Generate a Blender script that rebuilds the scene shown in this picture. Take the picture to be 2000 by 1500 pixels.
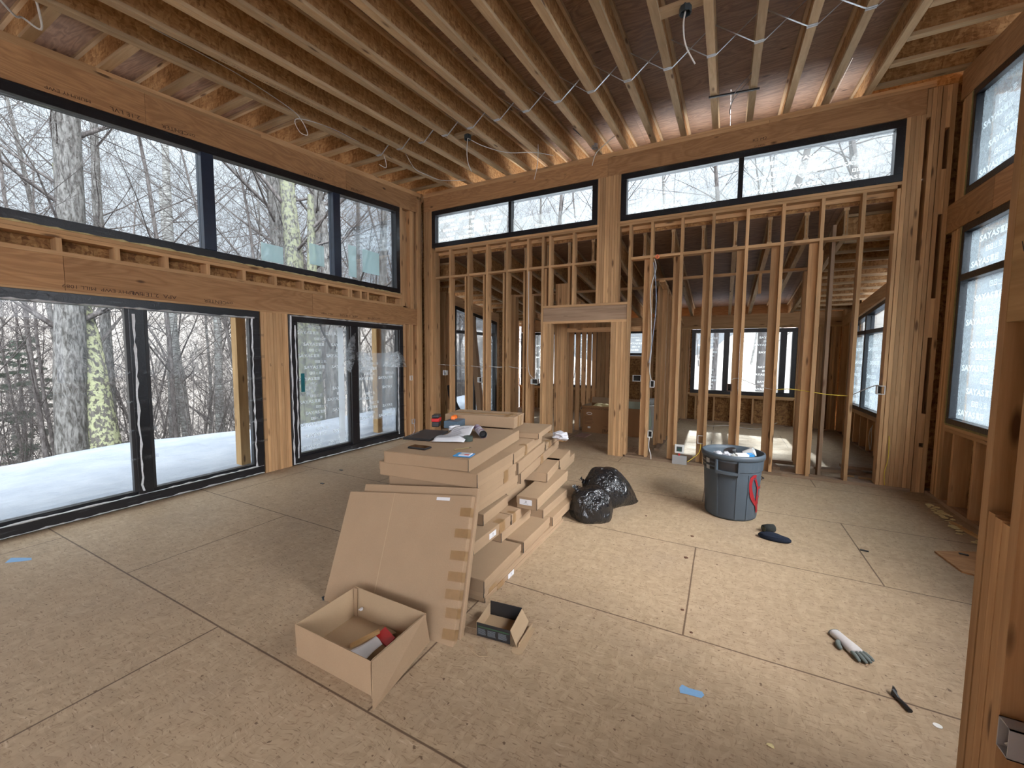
import bpy, bmesh, math, random
from mathutils import Vector, Matrix, Euler
random.seed(7)
PI = math.pi
SC = bpy.context.scene
for o in list(bpy.data.objects): bpy.data.objects.remove(o)
C = SC.collection

# ------------------------------------------------------------------ camera
cam_data = bpy.data.cameras.new('camera'); cam = bpy.data.objects.new('camera', cam_data); C.objects.link(cam)
cam_data.sensor_width = 36.0; cam_data.lens = 790.73 / 2000 * 36.0
cam_data.clip_start = .02; cam_data.clip_end = 2000
YAW, PITCH, ROLL = -.4812, .0738, .0076
fw = Vector((math.sin(YAW)*math.cos(PITCH), math.cos(YAW)*math.cos(PITCH), -math.sin(PITCH)))
r0 = Vector((math.cos(YAW), -math.sin(YAW), 0)); u0 = r0.cross(fw)
rr = math.cos(ROLL)*r0 + math.sin(ROLL)*u0; uu = -math.sin(ROLL)*r0 + math.cos(ROLL)*u0
cam.matrix_world = Matrix(((rr.x, uu.x, -fw.x, 0), (rr.y, uu.y, -fw.y, 0), (rr.z, uu.z, -fw.z, 1.62), (0, 0, 0, 1)))
SC.camera = cam

# ------------------------------------------------------------------ light
SC.view_settings.view_transform = 'Standard'; SC.view_settings.look = 'None'
SC.view_settings.exposure = EXPOSURE = 1.6; SC.view_settings.gamma = 1.0; SC.view_settings.use_curve_mapping = False
world = bpy.data.worlds.new('winter_sky'); SC.world = world; world.use_nodes = True
nt = world.node_tree; nt.nodes.clear()
def wn(t, **k):
    n = nt.nodes.new(t)
    for a, b in k.items(): setattr(n, a, b)
    return n
tc = wn('ShaderNodeTexCoord'); sep = wn('ShaderNodeSeparateXYZ'); nt.links.new(tc.outputs['Generated'], sep.inputs[0])
rmp = wn('ShaderNodeValToRGB'); nt.links.new(sep.outputs['Z'], rmp.inputs[0])
e = rmp.color_ramp.elements
e[0].position = 0.0; e[0].color = (.46, .48, .52, 1)
e[1].position = 1.0; e[1].color = (4.6, 4.7, 4.9, 1)
for p_, c_ in ((.2, (.66, .69, .75)), (.40, (.88, .91, .97)), (.60, (3.3, 3.38, 3.5))): k = e.new(p_); k.color = (*c_, 1)
noi = wn('ShaderNodeTexNoise'); noi.inputs['Scale'].default_value = 2.2; noi.inputs['Detail'].default_value = 6
nt.links.new(tc.outputs['Generated'], noi.inputs['Vector'])
mr = wn('ShaderNodeMapRange'); mr.inputs[1].default_value = .35; mr.inputs[2].default_value = .7; mr.inputs[3].default_value = .85; mr.inputs[4].default_value = 1.15
nt.links.new(noi.outputs[0], mr.inputs[0])
mul = wn('ShaderNodeMixRGB', blend_type='MULTIPLY'); mul.inputs[0].default_value = 1
nt.links.new(rmp.outputs[0], mul.inputs[1]); nt.links.new(mr.outputs[0], mul.inputs[2])
dt = wn('ShaderNodeVectorMath', operation='DOT_PRODUCT'); nt.links.new(tc.outputs['Generated'], dt.inputs[0]); dt.inputs[1].default_value = (.40, .91, 0)
dm = wn('ShaderNodeMapRange'); dm.inputs[1].default_value = -.35; dm.inputs[2].default_value = .9; dm.inputs[3].default_value = 1.0; dm.inputs[4].default_value = 1.0; nt.links.new(dt.outputs['Value'], dm.inputs[0])
# added fill: sky boosted right and behind the viewer to brighten the interior
d2_ = wn('ShaderNodeVectorMath', operation='DOT_PRODUCT'); nt.links.new(tc.outputs['Generated'], d2_.inputs[0]); d2_.inputs[1].default_value = (.80, -.58, .15)
m2_ = wn('ShaderNodeMapRange'); m2_.inputs[1].default_value = .35; m2_.inputs[2].default_value = .9; m2_.inputs[3].default_value = 1.0; m2_.inputs[4].default_value = 7.0; nt.links.new(d2_.outputs['Value'], m2_.inputs[0])
mm_ = wn('ShaderNodeMath', operation='MULTIPLY'); nt.links.new(dm.outputs[0], mm_.inputs[0]); nt.links.new(m2_.outputs[0], mm_.inputs[1])
bg = wn('ShaderNodeBackground'); nt.links.new(mm_.outputs[0], bg.inputs[1])
nt.links.new(mul.outputs[0], bg.inputs[0]); wo = wn('ShaderNodeOutputWorld'); nt.links.new(bg.outputs[0], wo.inputs[0])
sd = bpy.data.lights.new('sun', 'SUN'); sd.energy = 4.5; sd.angle = .02; sd.color = (1.0, .93, .82)
sun = bpy.data.objects.new('sun', sd); C.objects.link(sun)
sdir = Vector((math.sin(-.02)*math.cos(math.radians(29)), math.cos(-.02)*math.cos(math.radians(29)), math.sin(math.radians(29))))
sun.rotation_euler = sdir.to_track_quat('Z', 'Y').to_euler(); sun.location = sdir*40

# ------------------------------------------------------------------ materials
class NM:
    def __init__(s, name):
        s.m = bpy.data.materials.new(name); s.m.use_nodes = True; s.t = s.m.node_tree
        s.b = s.t.nodes['Principled BSDF']; s.out = s.t.nodes['Material Output']
    def n(s, t, ins=None, **k):
        x = s.t.nodes.new(t)
        for a, b in k.items(): setattr(x, a, b)
        for a, b in (ins or {}).items(): s.put(x.inputs[a], b)
        return x
    def put(s, sock, v):
        if isinstance(v, bpy.types.NodeSocket): s.t.links.new(v, sock)
        else: sock.default_value = v
    def attr(s, a, out='Vector'): return s.n('ShaderNodeAttribute', attribute_name=a).outputs[out]
    def vm(s, op, a, b): return s.n('ShaderNodeVectorMath', {0: a, 1: b}, operation=op).outputs[0]
    def ma(s, op, a, b=0., c=None):
        i = {0: a, 1: b}
        if c is not None: i[2] = c
        return s.n('ShaderNodeMath', i, operation=op).outputs[0]
    def noise(s, v, scale, det=4, rough=.55, dist=0.):
        return s.n('ShaderNodeTexNoise', {'Vector': v, 'Scale': scale, 'Detail': det, 'Roughness': rough, 'Distortion': dist}).outputs[0]
    def vor(s, v, scale, out='Distance', feat='F1'):
        return s.n('ShaderNodeTexVoronoi', {'Vector': v, 'Scale': scale}, feature=feat).outputs[out]
    def ramp(s, f, stops):
        r = s.n('ShaderNodeValToRGB', {0: f}); el = r.color_ramp.elements
        while len(el) < len(stops): el.new(.5)
        for q, (p, c) in zip(el, stops): q.position = p; q.color = (c[0], c[1], c[2], 1) if hasattr(c, '__len__') else (c, c, c, 1)
        return r.outputs[0]
    def mix(s, f, a, b, mode='MIX'):
        return s.n('ShaderNodeMixRGB', {0: f, 1: a if isinstance(a, bpy.types.NodeSocket) else (*a, 1), 2: b if isinstance(b, bpy.types.NodeSocket) else (*b, 1)}, blend_type=mode).outputs[0]
    def maprange(s, f, a, b, c, d): return s.n('ShaderNodeMapRange', {0: f, 1: a, 2: b, 3: c, 4: d}).outputs[0]
    def bump(s, h, st=.2, d=.002): s.put(s.b.inputs['Normal'], s.n('ShaderNodeBump', {'Height': h, 'Strength': st, 'Distance': d}).outputs[0])
    def base(s, c, rough=.6, spec=None, metal=None):
        s.put(s.b.inputs['Base Color'], c if isinstance(c, bpy.types.NodeSocket) else (*c, 1)); s.put(s.b.inputs['Roughness'], rough)
        if spec is not None: s.b.inputs['Specular IOR Level'].default_value = spec
        if metal is not None: s.b.inputs['Metallic'].default_value = metal
        return s.m

def simple(name, col, rough=.6, spec=.4, metal=0., var=0., scale=8):
    q = NM(name)
    if var:
        v = q.n('ShaderNodeTexCoord').outputs['Object']; f = q.noise(v, scale)
        c = q.mix(f, [x*(1-var) for x in col], [min(1, x*(1+var)) for x in col])
    else: c = col
    return q.base(c, rough, spec, metal)

def wood(name, light, dark, ring=1.0, knots=True, tint=.25):
    q = NM(name); g = q.attr('gr'); tn = q.attr('tn', 'Fac')
    st = q.vm('MULTIPLY', g, (1.3, 26, 26)); n1 = q.noise(st, 1.4*ring, 5, .6, .6)
    st2 = q.vm('MULTIPLY', g, (.6, 5, 5)); n2 = q.noise(st2, 1.6, 3)
    c = q.mix(q.maprange(n1, .32, .7, 0, 1), light, dark)
    c = q.mix(q.ma('MULTIPLY', q.maprange(n2, .4, .7, 0, .6), 1), c, [x*.72 for x in dark])
    if knots:
        kv = q.vm('MULTIPLY', g, (2.1, 9, 9)); d = q.vor(kv, 1.0)
        kf = q.maprange(d, .08, .17, 1, 0); c = q.mix(q.ma('MULTIPLY', kf, .85), c, (.09, .04, .018))
    tv = q.maprange(tn, 0, 1, 1-tint, 1+tint*.55)
    c = q.mix(1.0, c, q.n('ShaderNodeCombineXYZ', {0: tv, 1: tv, 2: tv}).outputs[0], 'MULTIPLY')
    q.bump(n1, .25, .001)
    return q.base(c, .72, .25)
PINE = wood('pine_lumber', (.63, .39, .20), (.47, .262, .12))
PINE2 = wood('pine_greyed', (.37, .25, .165), (.25, .16, .10))
FLANGE = wood('joist_flange_lumber', (.56, .40, .235), (.42, .285, .155))
FRESH = wood('fresh_lumber', (.62, .40, .19), (.45, .26, .11))

def ply(name, a, b, knot=.5):
    q = NM(name); g = q.attr('gr'); tn = q.attr('tn', 'Fac')
    v = q.vm('MULTIPLY', g, (.8, 4, 4)); n0 = q.noise(v, 1.1, 3, .5, 1.2)
    w = q.ma('FRACT', q.ma('MULTIPLY', n0, 9.0)); w = q.ma('ABSOLUTE', q.ma('SUBTRACT', w, .5))
    fine = q.noise(q.vm('MULTIPLY', g, (2, 60, 60)), 1.5, 3)
    c = q.mix(q.maprange(w, 0, .5, 0, 1), a, b); c = q.mix(q.maprange(fine, .45, .75, 0, .5), c, [x*.7 for x in b])
    d = q.vor(q.vm('MULTIPLY', g, (2.2, 5, 5)), 1.0); kf = q.maprange(d, .05, .11, knot*1.6, 0)
    c = q.mix(kf, c, (.05, .025, .012))
    tv = q.maprange(tn, 0, 1, .82, 1.12)
    c = q.mix(1.0, c, q.n('ShaderNodeCombineXYZ', {0: tv, 1: tv, 2: tv}).outputs[0], 'MULTIPLY')
    return q.base(c, .65, .3)
LVL = ply('laminated_veneer', (.47, .255, .115), (.36, .182, .08))
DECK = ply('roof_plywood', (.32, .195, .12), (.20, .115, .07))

def osb(name, a, b, c_, sc=1.0, coord='gr'):
    q = NM(name); g = q.attr('gr') if coord == 'gr' else q.n('ShaderNodeTexCoord').outputs['Object']
    wv = q.noise(g, 6, 2); g2 = q.vm('ADD', g, q.vm('MULTIPLY', wv, (.12, .12, .12)))
    v1 = q.vor(q.vm('MULTIPLY', g2, (14, 55, 55)), sc, 'Color'); v2 = q.vor(q.vm('MULTIPLY', q.vm('ADD', g2, (3, 5, 7)), (45, 16, 16)), sc, 'Color')
    m = q.mix(.5, v1, v2); f = q.n('ShaderNodeRGBToBW', {0: m}).outputs[0]
    c = q.ramp(f, [(.15, a), (.5, b), (.85, c_)])
    sp = q.noise(q.vm('MULTIPLY', g, (30, 90, 90)), 1.5, 2); c = q.mix(q.maprange(sp, .66, .72, 0, .7), c, [x*.35 for x in a])
    q.bump(f, .35, .0015)
    return q.base(c, .7, .25)
OSB = osb('osb_web', (.25, .12, .045), (.42, .225, .09), (.56, .34, .15))
OSBW = osb('osb_sheathing', (.13, .055, .02), (.30, .15, .055), (.46, .26, .10))

def floor_mat():
    q = NM('subfloor_panels'); g = q.n('ShaderNodeTexCoord').outputs['Object']
    wv = q.noise(g, 5, 2); g2 = q.vm('ADD', g, q.vm('MULTIPLY', wv, (.1, .1, .1)))
    v1 = q.vor(q.vm('MULTIPLY', g2, (16, 50, 1)), 1., 'Color'); v2 = q.vor(q.vm('MULTIPLY', q.vm('ADD', g2, (3, 5, 0)), (44, 18, 1)), 1., 'Color')
    f = q.n('ShaderNodeRGBToBW', {0: q.mix(.5, v1, v2)}).outputs[0]
    c = q.ramp(f, [(.2, (.32, .230, .142)), (.5, (.375, .272, .172)), (.8, (.43, .318, .205))])
    big = q.noise(g, .55, 5, .6); c = q.mix(q.maprange(big, .35, .7, 0, .5), c, (.35, .25, .165))
    big2 = q.noise(q.vm('ADD', g, (9, 2, 0)), 1.7, 6, .65); c = q.mix(q.maprange(big2, .5, .75, 0, .45), c, (.28, .205, .145))
    # short dark strand edges and pale scuffs
    s1 = q.noise(q.vm('MULTIPLY', g2, (24, 105, 1)), 1., 3, .6); c = q.mix(q.maprange(s1, .57, .68, 0, .6), c, (.13, .075, .04))
    s2 = q.noise(q.vm('MULTIPLY', q.vm('ADD', g2, (7, 0, 0)), (90, 26, 1)), 1., 3, .6); c = q.mix(q.maprange(s2, .58, .70, 0, .5), c, (.16, .095, .055))
    s3 = q.noise(q.vm('MULTIPLY', q.vm('ADD', g2, (17, 4, 0)), (9, 80, 1)), 1., 3, .6); c = q.mix(q.maprange(s3, .62, .70, 0, .5), c, (.55, .42, .30))
    s4 = q.noise(q.vm('MULTIPLY', g, (1, 1, 1)), 38, 2, .5); c = q.mix(q.maprange(s4, .69, .73, 0, .8), c, (.10, .055, .03))
    # panel joints: rows every 1.22 m, butt joints every 2.44 m, staggered
    sx = q.n('ShaderNodeSeparateXYZ', {0: q.vm('ADD', g, q.vm('MULTIPLY', q.vm('SUBTRACT', q.n('ShaderNodeTexNoise', {'Vector': g, 'Scale': 2.}).outputs[1], (.5, .5, .5)), (.006, .006, 0)))})
    yy = q.ma('DIVIDE', q.ma('ADD', sx.outputs[1], -.006+61*1.2197-61*1.2197), 1.2197)
    row = q.ma('FLOOR', yy); fy = q.ma('FRACT', yy); dy = q.ma('MINIMUM', fy, q.ma('SUBTRACT', 1, fy))
    par = q.ma('MULTIPLY', q.ma('FRACT', q.ma('MULTIPLY', row, .5)), 2.44)
    xx = q.ma('DIVIDE', q.ma('ADD', q.ma('ADD', sx.outputs[0], par), .147-0.0-0.0), 2.4394)
    xx = q.ma('ADD', xx, 20.0); fx = q.ma('FRACT', xx); dx = q.ma('MINIMUM', fx, q.ma('SUBTRACT', 1, fx))
    jy = q.maprange(dy, .0026, .0055, 1, 0); jx = q.maprange(dx, .0013, .0028, 1, 0)
    j = q.ma('MAXIMUM', jx, jy); c = q.mix(q.ma('MULTIPLY', j, .85), c, (.08, .045, .025))
    q.bump(q.ma('SUBTRACT', f, j), .3, .001)
    return q.base(c, q.maprange(big, .3, .7, .5, .75), .3)
FLOORM = floor_mat()

def card(name, a, rough=.75):
    q = NM(name); v = q.n('ShaderNodeTexCoord').outputs['Object']
    n = q.noise(v, 5, 4); n2 = q.noise(v, 180, 2); tn = q.attr('tn', 'Fac')
    c = q.mix(n, [x*.86 for x in a], [x*1.08 for x in a]); c = q.mix(q.maprange(n2, .4, .7, 0, .25), c, [x*.75 for x in a])
    tv = q.maprange(tn, 0, 1, .92, 1.06); c = q.mix(1.0, c, q.n('ShaderNodeCombineXYZ', {0: tv, 1: tv, 2: tv}).outputs[0], 'MULTIPLY')
    q.bump(n, .15, .004)
    return q.base(c, rough, .25)
CARD = card('kraft_cardboard', (.345, .235, .145)); CARDIN = card('cardboard_inside', (.41, .29, .178)); CARDEDGE = card('cardboard_edge', (.30, .19, .115))
CARD2 = card('printed_carton', (.30, .15, .065))
TAPE = simple('packing_tape', (.25, .15, .07), .3, .5, var=.15, scale=40)
INK = simple('black_ink', (.03, .025, .02), .7); WHITE = simple('white_paper', (.62, .62, .64), .7, var=.04); PLASTICW = simple('white_plastic', (.72, .72, .70), .45)
WIREW = simple('white_cable', (.62, .60, .56), .5); WIREY = simple('yellow_cable', (.70, .52, .06), .5); WIREB = simple('black_cable', (.02, .02, .025), .5)
STEEL = simple('galvanised_strap', (.55, .57, .60), .35, .5, .8, var=.2, scale=60)
BLACK = simple('black_plastic', (.018, .018, .02), .4, .5); GREYB = simple('grey_box', (.33, .32, .31), .6); BLUEBOX = simple('blue_grey_box', (.07, .11, .15), .5)
BLUETAPE = simple('blue_painters_tape', (.19, .36, .58), .6, var=.1, scale=60); TEAL = simple('teal_tag', (.01, .12, .14), .4)
RED = simple('red_card', (.50, .02, .02), .5); REDP = simple('red_spray_paint', (.26, .012, .016), .55, var=.2, scale=30); ORANGE = simple('orange_plastic', (.95, .20, .03), .45)
BLUECARD = simple('blue_packet', (.05, .28, .60), .35); FOAM = simple('yellow_foam', (.62, .52, .27), .8, var=.25, scale=50); FOAMD = simple('cured_foam_bead', (.22, .19, .08), .8, var=.5, scale=30)
CANM = simple('grey_blue_polyethylene', (.062, .080, .098), .5, .45, var=.10, scale=5); CAND = simple('grey_blue_polyethylene_shaded', (.045, .058, .072), .55)
GREENC = simple('pale_green_sheet', (.38, .43, .33), .4, var=.1); TUB = simple('tub_white', (.66, .66, .66), .3)
GLOVEW = simple('glove_knit', (.52, .49, .47), .85, var=.08, scale=120); GLOVEG = simple('glove_coating', (.13, .15, .14), .7, var=.15, scale=20)
CLOTH = simple('navy_knit', (.012, .016, .028), .9, .2, var=.3, scale=40); LEAF = simple('dry_leaf', (.10, .045, .025), .8)
FILMSTICK = simple('wrinkled_film_edge', (.50, .51, .52), .35, .6, var=.3, scale=40); BAG = None
def bagmat():
    q = NM('black_bag'); v = q.n('ShaderNodeTexCoord').outputs['Object']
    h = q.noise(q.vm('MULTIPLY', v, (1, 1, .4)), 11, 4, .5, 1.5); h2 = q.ma('ABSOLUTE', q.ma('SUBTRACT', h, .5)); q.bump(h2, .8, .06)
    return q.base((.008, .008, .009), .16, .7)
BAG = bagmat()
def frame_mat():
    q = NM('black_window_frame'); v = q.n('ShaderNodeTexCoord').outputs['Object']
    h = q.noise(v, 28, 4, .6, 1.5); streak = q.noise(q.vm('MULTIPLY', v, (40, 3, 40)), 1.0, 4, .7)
    c = q.mix(q.maprange(streak, .60, .72, 0, .35), (.010, .011, .014), (.16, .17, .19)); q.bump(h, .5, .004)
    return q.base(c, .28, .55)
FRAME = frame_mat()
MULL = simple('blue_black_mullion', (.022, .034, .062), .28, .6, var=.4, scale=12)
def glassmat(name='window_glass', tint=(.66, .69, .70, 1)):
    q = NM(name); t = q.t; tr = q.n('ShaderNodeBsdfTransparent', {0: tint}); gl = q.n('ShaderNodeBsdfGlossy', {0: (.9, .95, 1, 1), 'Roughness': .02})
    lw = q.n('ShaderNodeFresnel', {0: 1.45}); mx = q.n('ShaderNodeMixShader', {0: q.ma('MULTIPLY', lw.outputs[0], .5), 1: tr.outputs[0], 2: gl.outputs[0]})
    t.links.new(mx.outputs[0], q.out.inputs[0]); return q.m
GLASS = glassmat(); GLASSC = glassmat('clear_glass', (.76, .78, .78, 1))
def filmmat(name, col, a, wr=0.):
    q = NM(name); t = q.t; tr = q.n('ShaderNodeBsdfTransparent'); d = q.n('ShaderNodeBsdfDiffuse', {0: (*col, 1)}); tl = q.n('ShaderNodeBsdfTranslucent', {0: (*col, 1)})
    m1 = q.n('ShaderNodeMixShader', {0: .85, 1: d.outputs[0], 2: tl.outputs[0]})
    fac = a
    if wr:
        v = q.n('ShaderNodeTexCoord').outputs['Object']; n = q.noise(v, 9, 6, .7, 2.5); fac = q.maprange(n, .45, .62, a, min(1, a+wr))
    mx = q.n('ShaderNodeMixShader', {0: fac, 1: tr.outputs[0], 2: m1.outputs[0]}); t.links.new(mx.outputs[0], q.out.inputs[0]); return q.m
FILM = filmmat('protective_film', (.55, .59, .62), .26, .10); FILMTXT = filmmat('film_print', (.93, .95, .96), .80)
FILMTHIN = filmmat('thin_film', (.55, .59, .62), .07, .06); FILMTXTR = filmmat('film_print_right', (.62, .66, .67), .85); FILMHEAVY = filmmat('milky_film', (.34, .385, .40), .42, .15); FILMLOOSE = filmmat('loose_film', (.8, .82, .84), .25, .5)
REFLECT = filmmat('pale_reflection', (.55, .75, .76), .45)

# ------------------------------------------------------------------ mesh helpers
class MB:
    def __init__(s): s.v = []; s.f = []; s.g = []; s.t = []; s.mi = []; s.mats = []
    def mat(s, m):
        if m not in s.mats: s.mats.append(m)
        return s.mats.index(m)
    def hexa(s, P, ax=None, m=None, off=None, tn=None):
        """P: 8 points, bottom quad then top quad; ax: grain axis"""
        P = [Vector(p) for p in P]; n = len(s.v); s.v += [tuple(p) for p in P]
        d = [(P[1]-P[0]).length, (P[3]-P[0]).length, (P[4]-P[0]).length]
        dr = [(P[1]-P[0]).normalized(), (P[3]-P[0]).normalized(), (P[4]-P[0]).normalized()]
        if ax is None: ax = d.index(max(d))
        o = [a for a in range(3) if a != ax]; rnd = Vector((random.uniform(0, 60), random.uniform(0, 60), random.uniform(0, 60))) if off is None else off
        tn = random.random() if tn is None else tn
        for p in P:
            q = p-P[0]; s.g.append(tuple(Vector((q.dot(dr[ax]), q.dot(dr[o[0]]), q.dot(dr[o[1]])))+rnd)); s.t.append(tn)
        mi = s.mat(m) if m else 0
        for f in ((0, 3, 2, 1), (4, 5, 6, 7), (0, 1, 5, 4), (1, 2, 6, 5), (2, 3, 7, 6), (3, 0, 4, 7)): s.f.append(tuple(n+i for i in f)); s.mi.append(mi)
        return s
    def box(s, x0, x1, y0, y1, z0, z1, ax=None, m=None, sl=0., yr=0., tn=None):
        def z(a, y): return a+sl*(y-yr)
        return s.hexa([(x0, y0, z(z0, y0)), (x1, y0, z(z0, y0)), (x1, y1, z(z0, y1)), (x0, y1, z(z0, y1)), (x0, y0, z(z1, y0)), (x1, y0, z(z1, y0)), (x1, y1, z(z1, y1)), (x0, y1, z(z1, y1))], ax, m, None, tn)
    def obox(s, c, d, M=None, m=None, ax=None):
        M = M or Matrix(); c = Vector(c); P = []
        for z in (-1, 1):
            for x, y in ((-1, -1), (1, -1), (1, 1), (-1, 1)): P.append(M @ (c+Vector((x*d[0]/2, y*d[1]/2, z*d[2]/2))))
        return s.hexa(P, ax, m)
    def poly(s, pts, faces, m=None, tn=None):
        n = len(s.v); s.v += [tuple(p) for p in pts]; r = random.uniform(0, 50); tn = random.random() if tn is None else tn
        s.g += [(p[0]+r, p[1]+r, p[2]) for p in pts]; s.t += [tn]*len(pts); mi = s.mat(m) if m else 0
        for f in faces: s.f.append(tuple(n+i for i in f)); s.mi.append(mi)
        return s
    def tube(s, pts, r, n=6, m=None, cap=True):
        pts = [Vector(p) for p in pts]; rs = r if hasattr(r, '__len__') else [r]*len(pts); V = []; F = []
        up = Vector((0, 0, 1)); prev = None
        for i, p in enumerate(pts):
            d = (pts[min(i+1, len(pts)-1)]-pts[max(i-1, 0)]).normalized()
            if prev is None:
                a = d.cross(up)
                if a.length < .05: a = d.cross(Vector((1, 0, 0)))
                a.normalize()
            else:
                a = prev-d*prev.dot(d)
                a = a.normalized() if a.length > 1e-5 else d.orthogonal().normalized()
            prev = a; b = d.cross(a)
            for k in range(n):
                t = 2*PI*k/n; V.append(p+(a*math.cos(t)+b*math.sin(t))*rs[i])
        for i in range(len(pts)-1):
            for k in range(n): F.append((i*n+k, i*n+(k+1) % n, (i+1)*n+(k+1) % n, (i+1)*n+k))
        if cap: F.append(tuple(range(n))[::-1]); F.append(tuple((len(pts)-1)*n+k for k in range(n)))
        return s.poly(V, F, m)
    def lathe(s, prof, c=(0, 0, 0), n=32, m=None, sx=1., sy=1.):
        V = []; F = []
        for (r, z) in prof:
            for k in range(n): t = 2*PI*k/n; V.append((c[0]+r*sx*math.cos(t), c[1]+r*sy*math.sin(t), c[2]+z))
        for i in range(len(prof)-1):
            for k in range(n): F.append((i*n+k, i*n+(k+1) % n, (i+1)*n+(k+1) % n, (i+1)*n+k))
        return s.poly(V, F, m)
    def mesh(s, name, mat=None):
        me = bpy.data.meshes.new(name); me.from_pydata(s.v, [], s.f)
        ms = list(s.mats)
        if mat: ms = [mat]+ms if not (ms and len(set(s.mi)) and ms[0] is mat) else ms
        for q in ms: me.materials.append(q)
        a = me.attributes.new('gr', 'FLOAT_VECTOR', 'POINT'); a.data.foreach_set('vector', [c for g in s.g for c in g])
        b = me.attributes.new('tn', 'FLOAT', 'POINT'); b.data.foreach_set('value', s.t)
        if s.mats and not mat: me.polygons.foreach_set('material_index', s.mi)
        me.update(); return me
    def build(s, name, mat=None, parent=None, smooth=False, loc=None):
        me = s.mesh(name, mat)
        if smooth: me.polygons.foreach_set('use_smooth', [True]*len(me.polygons))
        o = bpy.data.objects.new(name, me); C.objects.link(o)
        if parent: o.parent = parent
        if loc: o.location = loc
        return o
def recentre(o):
    """put a top-level mesh's origin at its base"""
    me = o.data; n = len(me.vertices)
    cx = sum(v.co.x for v in me.vertices)/n; cy = sum(v.co.y for v in me.vertices)/n; cz = min(v.co.z for v in me.vertices)
    me.transform(Matrix.Translation((-cx, -cy, -cz))); o.location = (cx, cy, cz); return o
def empty(name, loc=(0, 0, 0), rz=0., parent=None):
    o = bpy.data.objects.new(name, None); C.objects.link(o); o.location = loc; o.rotation_euler = (0, 0, rz); o.empty_display_size = .1
    if parent: o.parent = parent
    return o
def tag(o, label, cat, group=None, kind=None):
    o['label'] = label; o['category'] = cat
    if group: o['group'] = group
    if kind: o['kind'] = kind
    return o
def struct(o): o['kind'] = 'structure'; return o
def copy_tree(o, parent=None):
    c = o.copy(); C.objects.link(c); c.parent = parent
    for ch in o.children: copy_tree(ch, c)
    return c
def bevel(o, w=.003, seg=2):
    b = o.modifiers.new('bevel', 'BEVEL'); b.width = w; b.segments = seg; b.limit_method = 'ANGLE'; return o
_txt = {}
def text_mesh(body, size=1., ext=0., sx=1., bold=0.):
    key = (body, size, ext, sx, bold)
    if key not in _txt:
        cu = bpy.data.curves.new('lettering', 'FONT'); cu.body = body; cu.size = size; cu.extrude = ext; cu.offset = bold; cu.resolution_u = 2; cu.align_x = 'CENTER'; cu.align_y = 'CENTER'
        ob = bpy.data.objects.new('lettering', cu); C.objects.link(ob); bpy.context.view_layer.update()
        me = bpy.data.meshes.new_from_object(ob.evaluated_get(bpy.context.evaluated_depsgraph_get()))
        me.transform(Matrix.Diagonal((sx, 1, 1, 1))); bpy.data.objects.remove(ob); bpy.data.curves.remove(cu); _txt[key] = me
    return _txt[key]
def text(name, body, M, mat, parent=None, size=1., sx=1., bold=0.):
    me = text_mesh(body, size, 0, sx, bold).copy(); me.transform(M); me.materials.clear(); me.materials.append(mat)
    o = bpy.data.objects.new(name, me); C.objects.link(o)
    if parent: o.parent = parent
    return o
def plane_matrix(o, right, up):
    r = Vector(right).normalized(); u = Vector(up).normalized(); n = r.cross(u)
    return Matrix(((r.x, u.x, n.x, o[0]), (r.y, u.y, n.y, o[1]), (r.z, u.z, n.z, o[2]), (0, 0, 0, 1)))
def ceil_z(y): return 4.74-.092*(6.46-y)
XL, YB, XR, YF = -5.39, 6.46, 2.187, 10.9

# ------------------------------------------------------------------ floor
floor = struct(MB().box(XL-.16, XR+.16, -7.22, YF+.16, -.30, 0, m=None).build('floor', FLOORM))

# ------------------------------------------------------------------ structure helpers
def part(name, mat, parent, *boxes, **k):
    b = MB()
    for q in boxes: b.box(*q, **k)
    return b.build(name, mat, parent)
def stud(parent, x0, x1, y0, y1, z0, z1, mat=PINE, name='stud'):
    return MB().box(x0, x1, y0, y1, z0, z1, ax=2).build(name, mat, parent)
def pack_x(parent, x0, x1, n, y0, y1, z0, z1, name='built_up_post'):
    b = MB(); w = (x1-x0)/n
    for i in range(n):
        d = random.uniform(0, .004); b.box(x0+i*w+.0012, x0+(i+1)*w-.0012, y0+d, y1, z0, z1, ax=2)
    return b.build(name, PINE, parent)
def pack_y(parent, y0, y1, n, x0, x1, z0, z1, name='built_up_post', face=1):
    b = MB(); w = (y1-y0)/n
    for i in range(n):
        d = random.uniform(0, .004); b.box(x0, x1-d if face > 0 else x1, y0+i*w+.0012, y0+(i+1)*w-.0012, z0, z1, ax=2)
    return b.build(name, PINE, parent)

# ------------------------------------------------------------------ wall_left
WL = struct(empty('wall_left', (XL, 2.5, 0)))
def inl(o, root):                       # keep world coordinates under a moved root
    o.matrix_parent_inverse = Matrix.Translation(-root.location); return o
def P(root, name, mat, *boxes, **k): return inl(part(name, mat, root, *boxes, **k), root)
xo, xi = XL-.14, XL
for a, b in ((-.7, 1.44), (1.443, 3.973), (3.976, 6.27)): P(WL, 'header_beam', LVL, (xo, xi, a, b, 2.172, 2.483), ax=1)
P(WL, 'header_plate', PINE, (xo, xi+.002, -.7, 5.85, 2.15, 2.171), ax=1); P(WL, 'header_plate', PINE, (xo, xi+.002, -.7, 5.88, 2.484, 2.522), ax=1)
P(WL, 'sill_plate', PINE, (xo, xi, -.7, 5.85, 2.640, 2.676), ax=1); P(WL, 'sill_plate', PINE, (xo, xi+.003, -.7, 5.85, 2.678, 2.714), ax=1)
for y in [1.403+.4013*i for i in range(-5, 12)]+[4.86, 4.66]: P(WL, 'cripple_stud', PINE, (xo, xi-.002, y, y+.038, 2.522, 2.640), ax=2)
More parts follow.
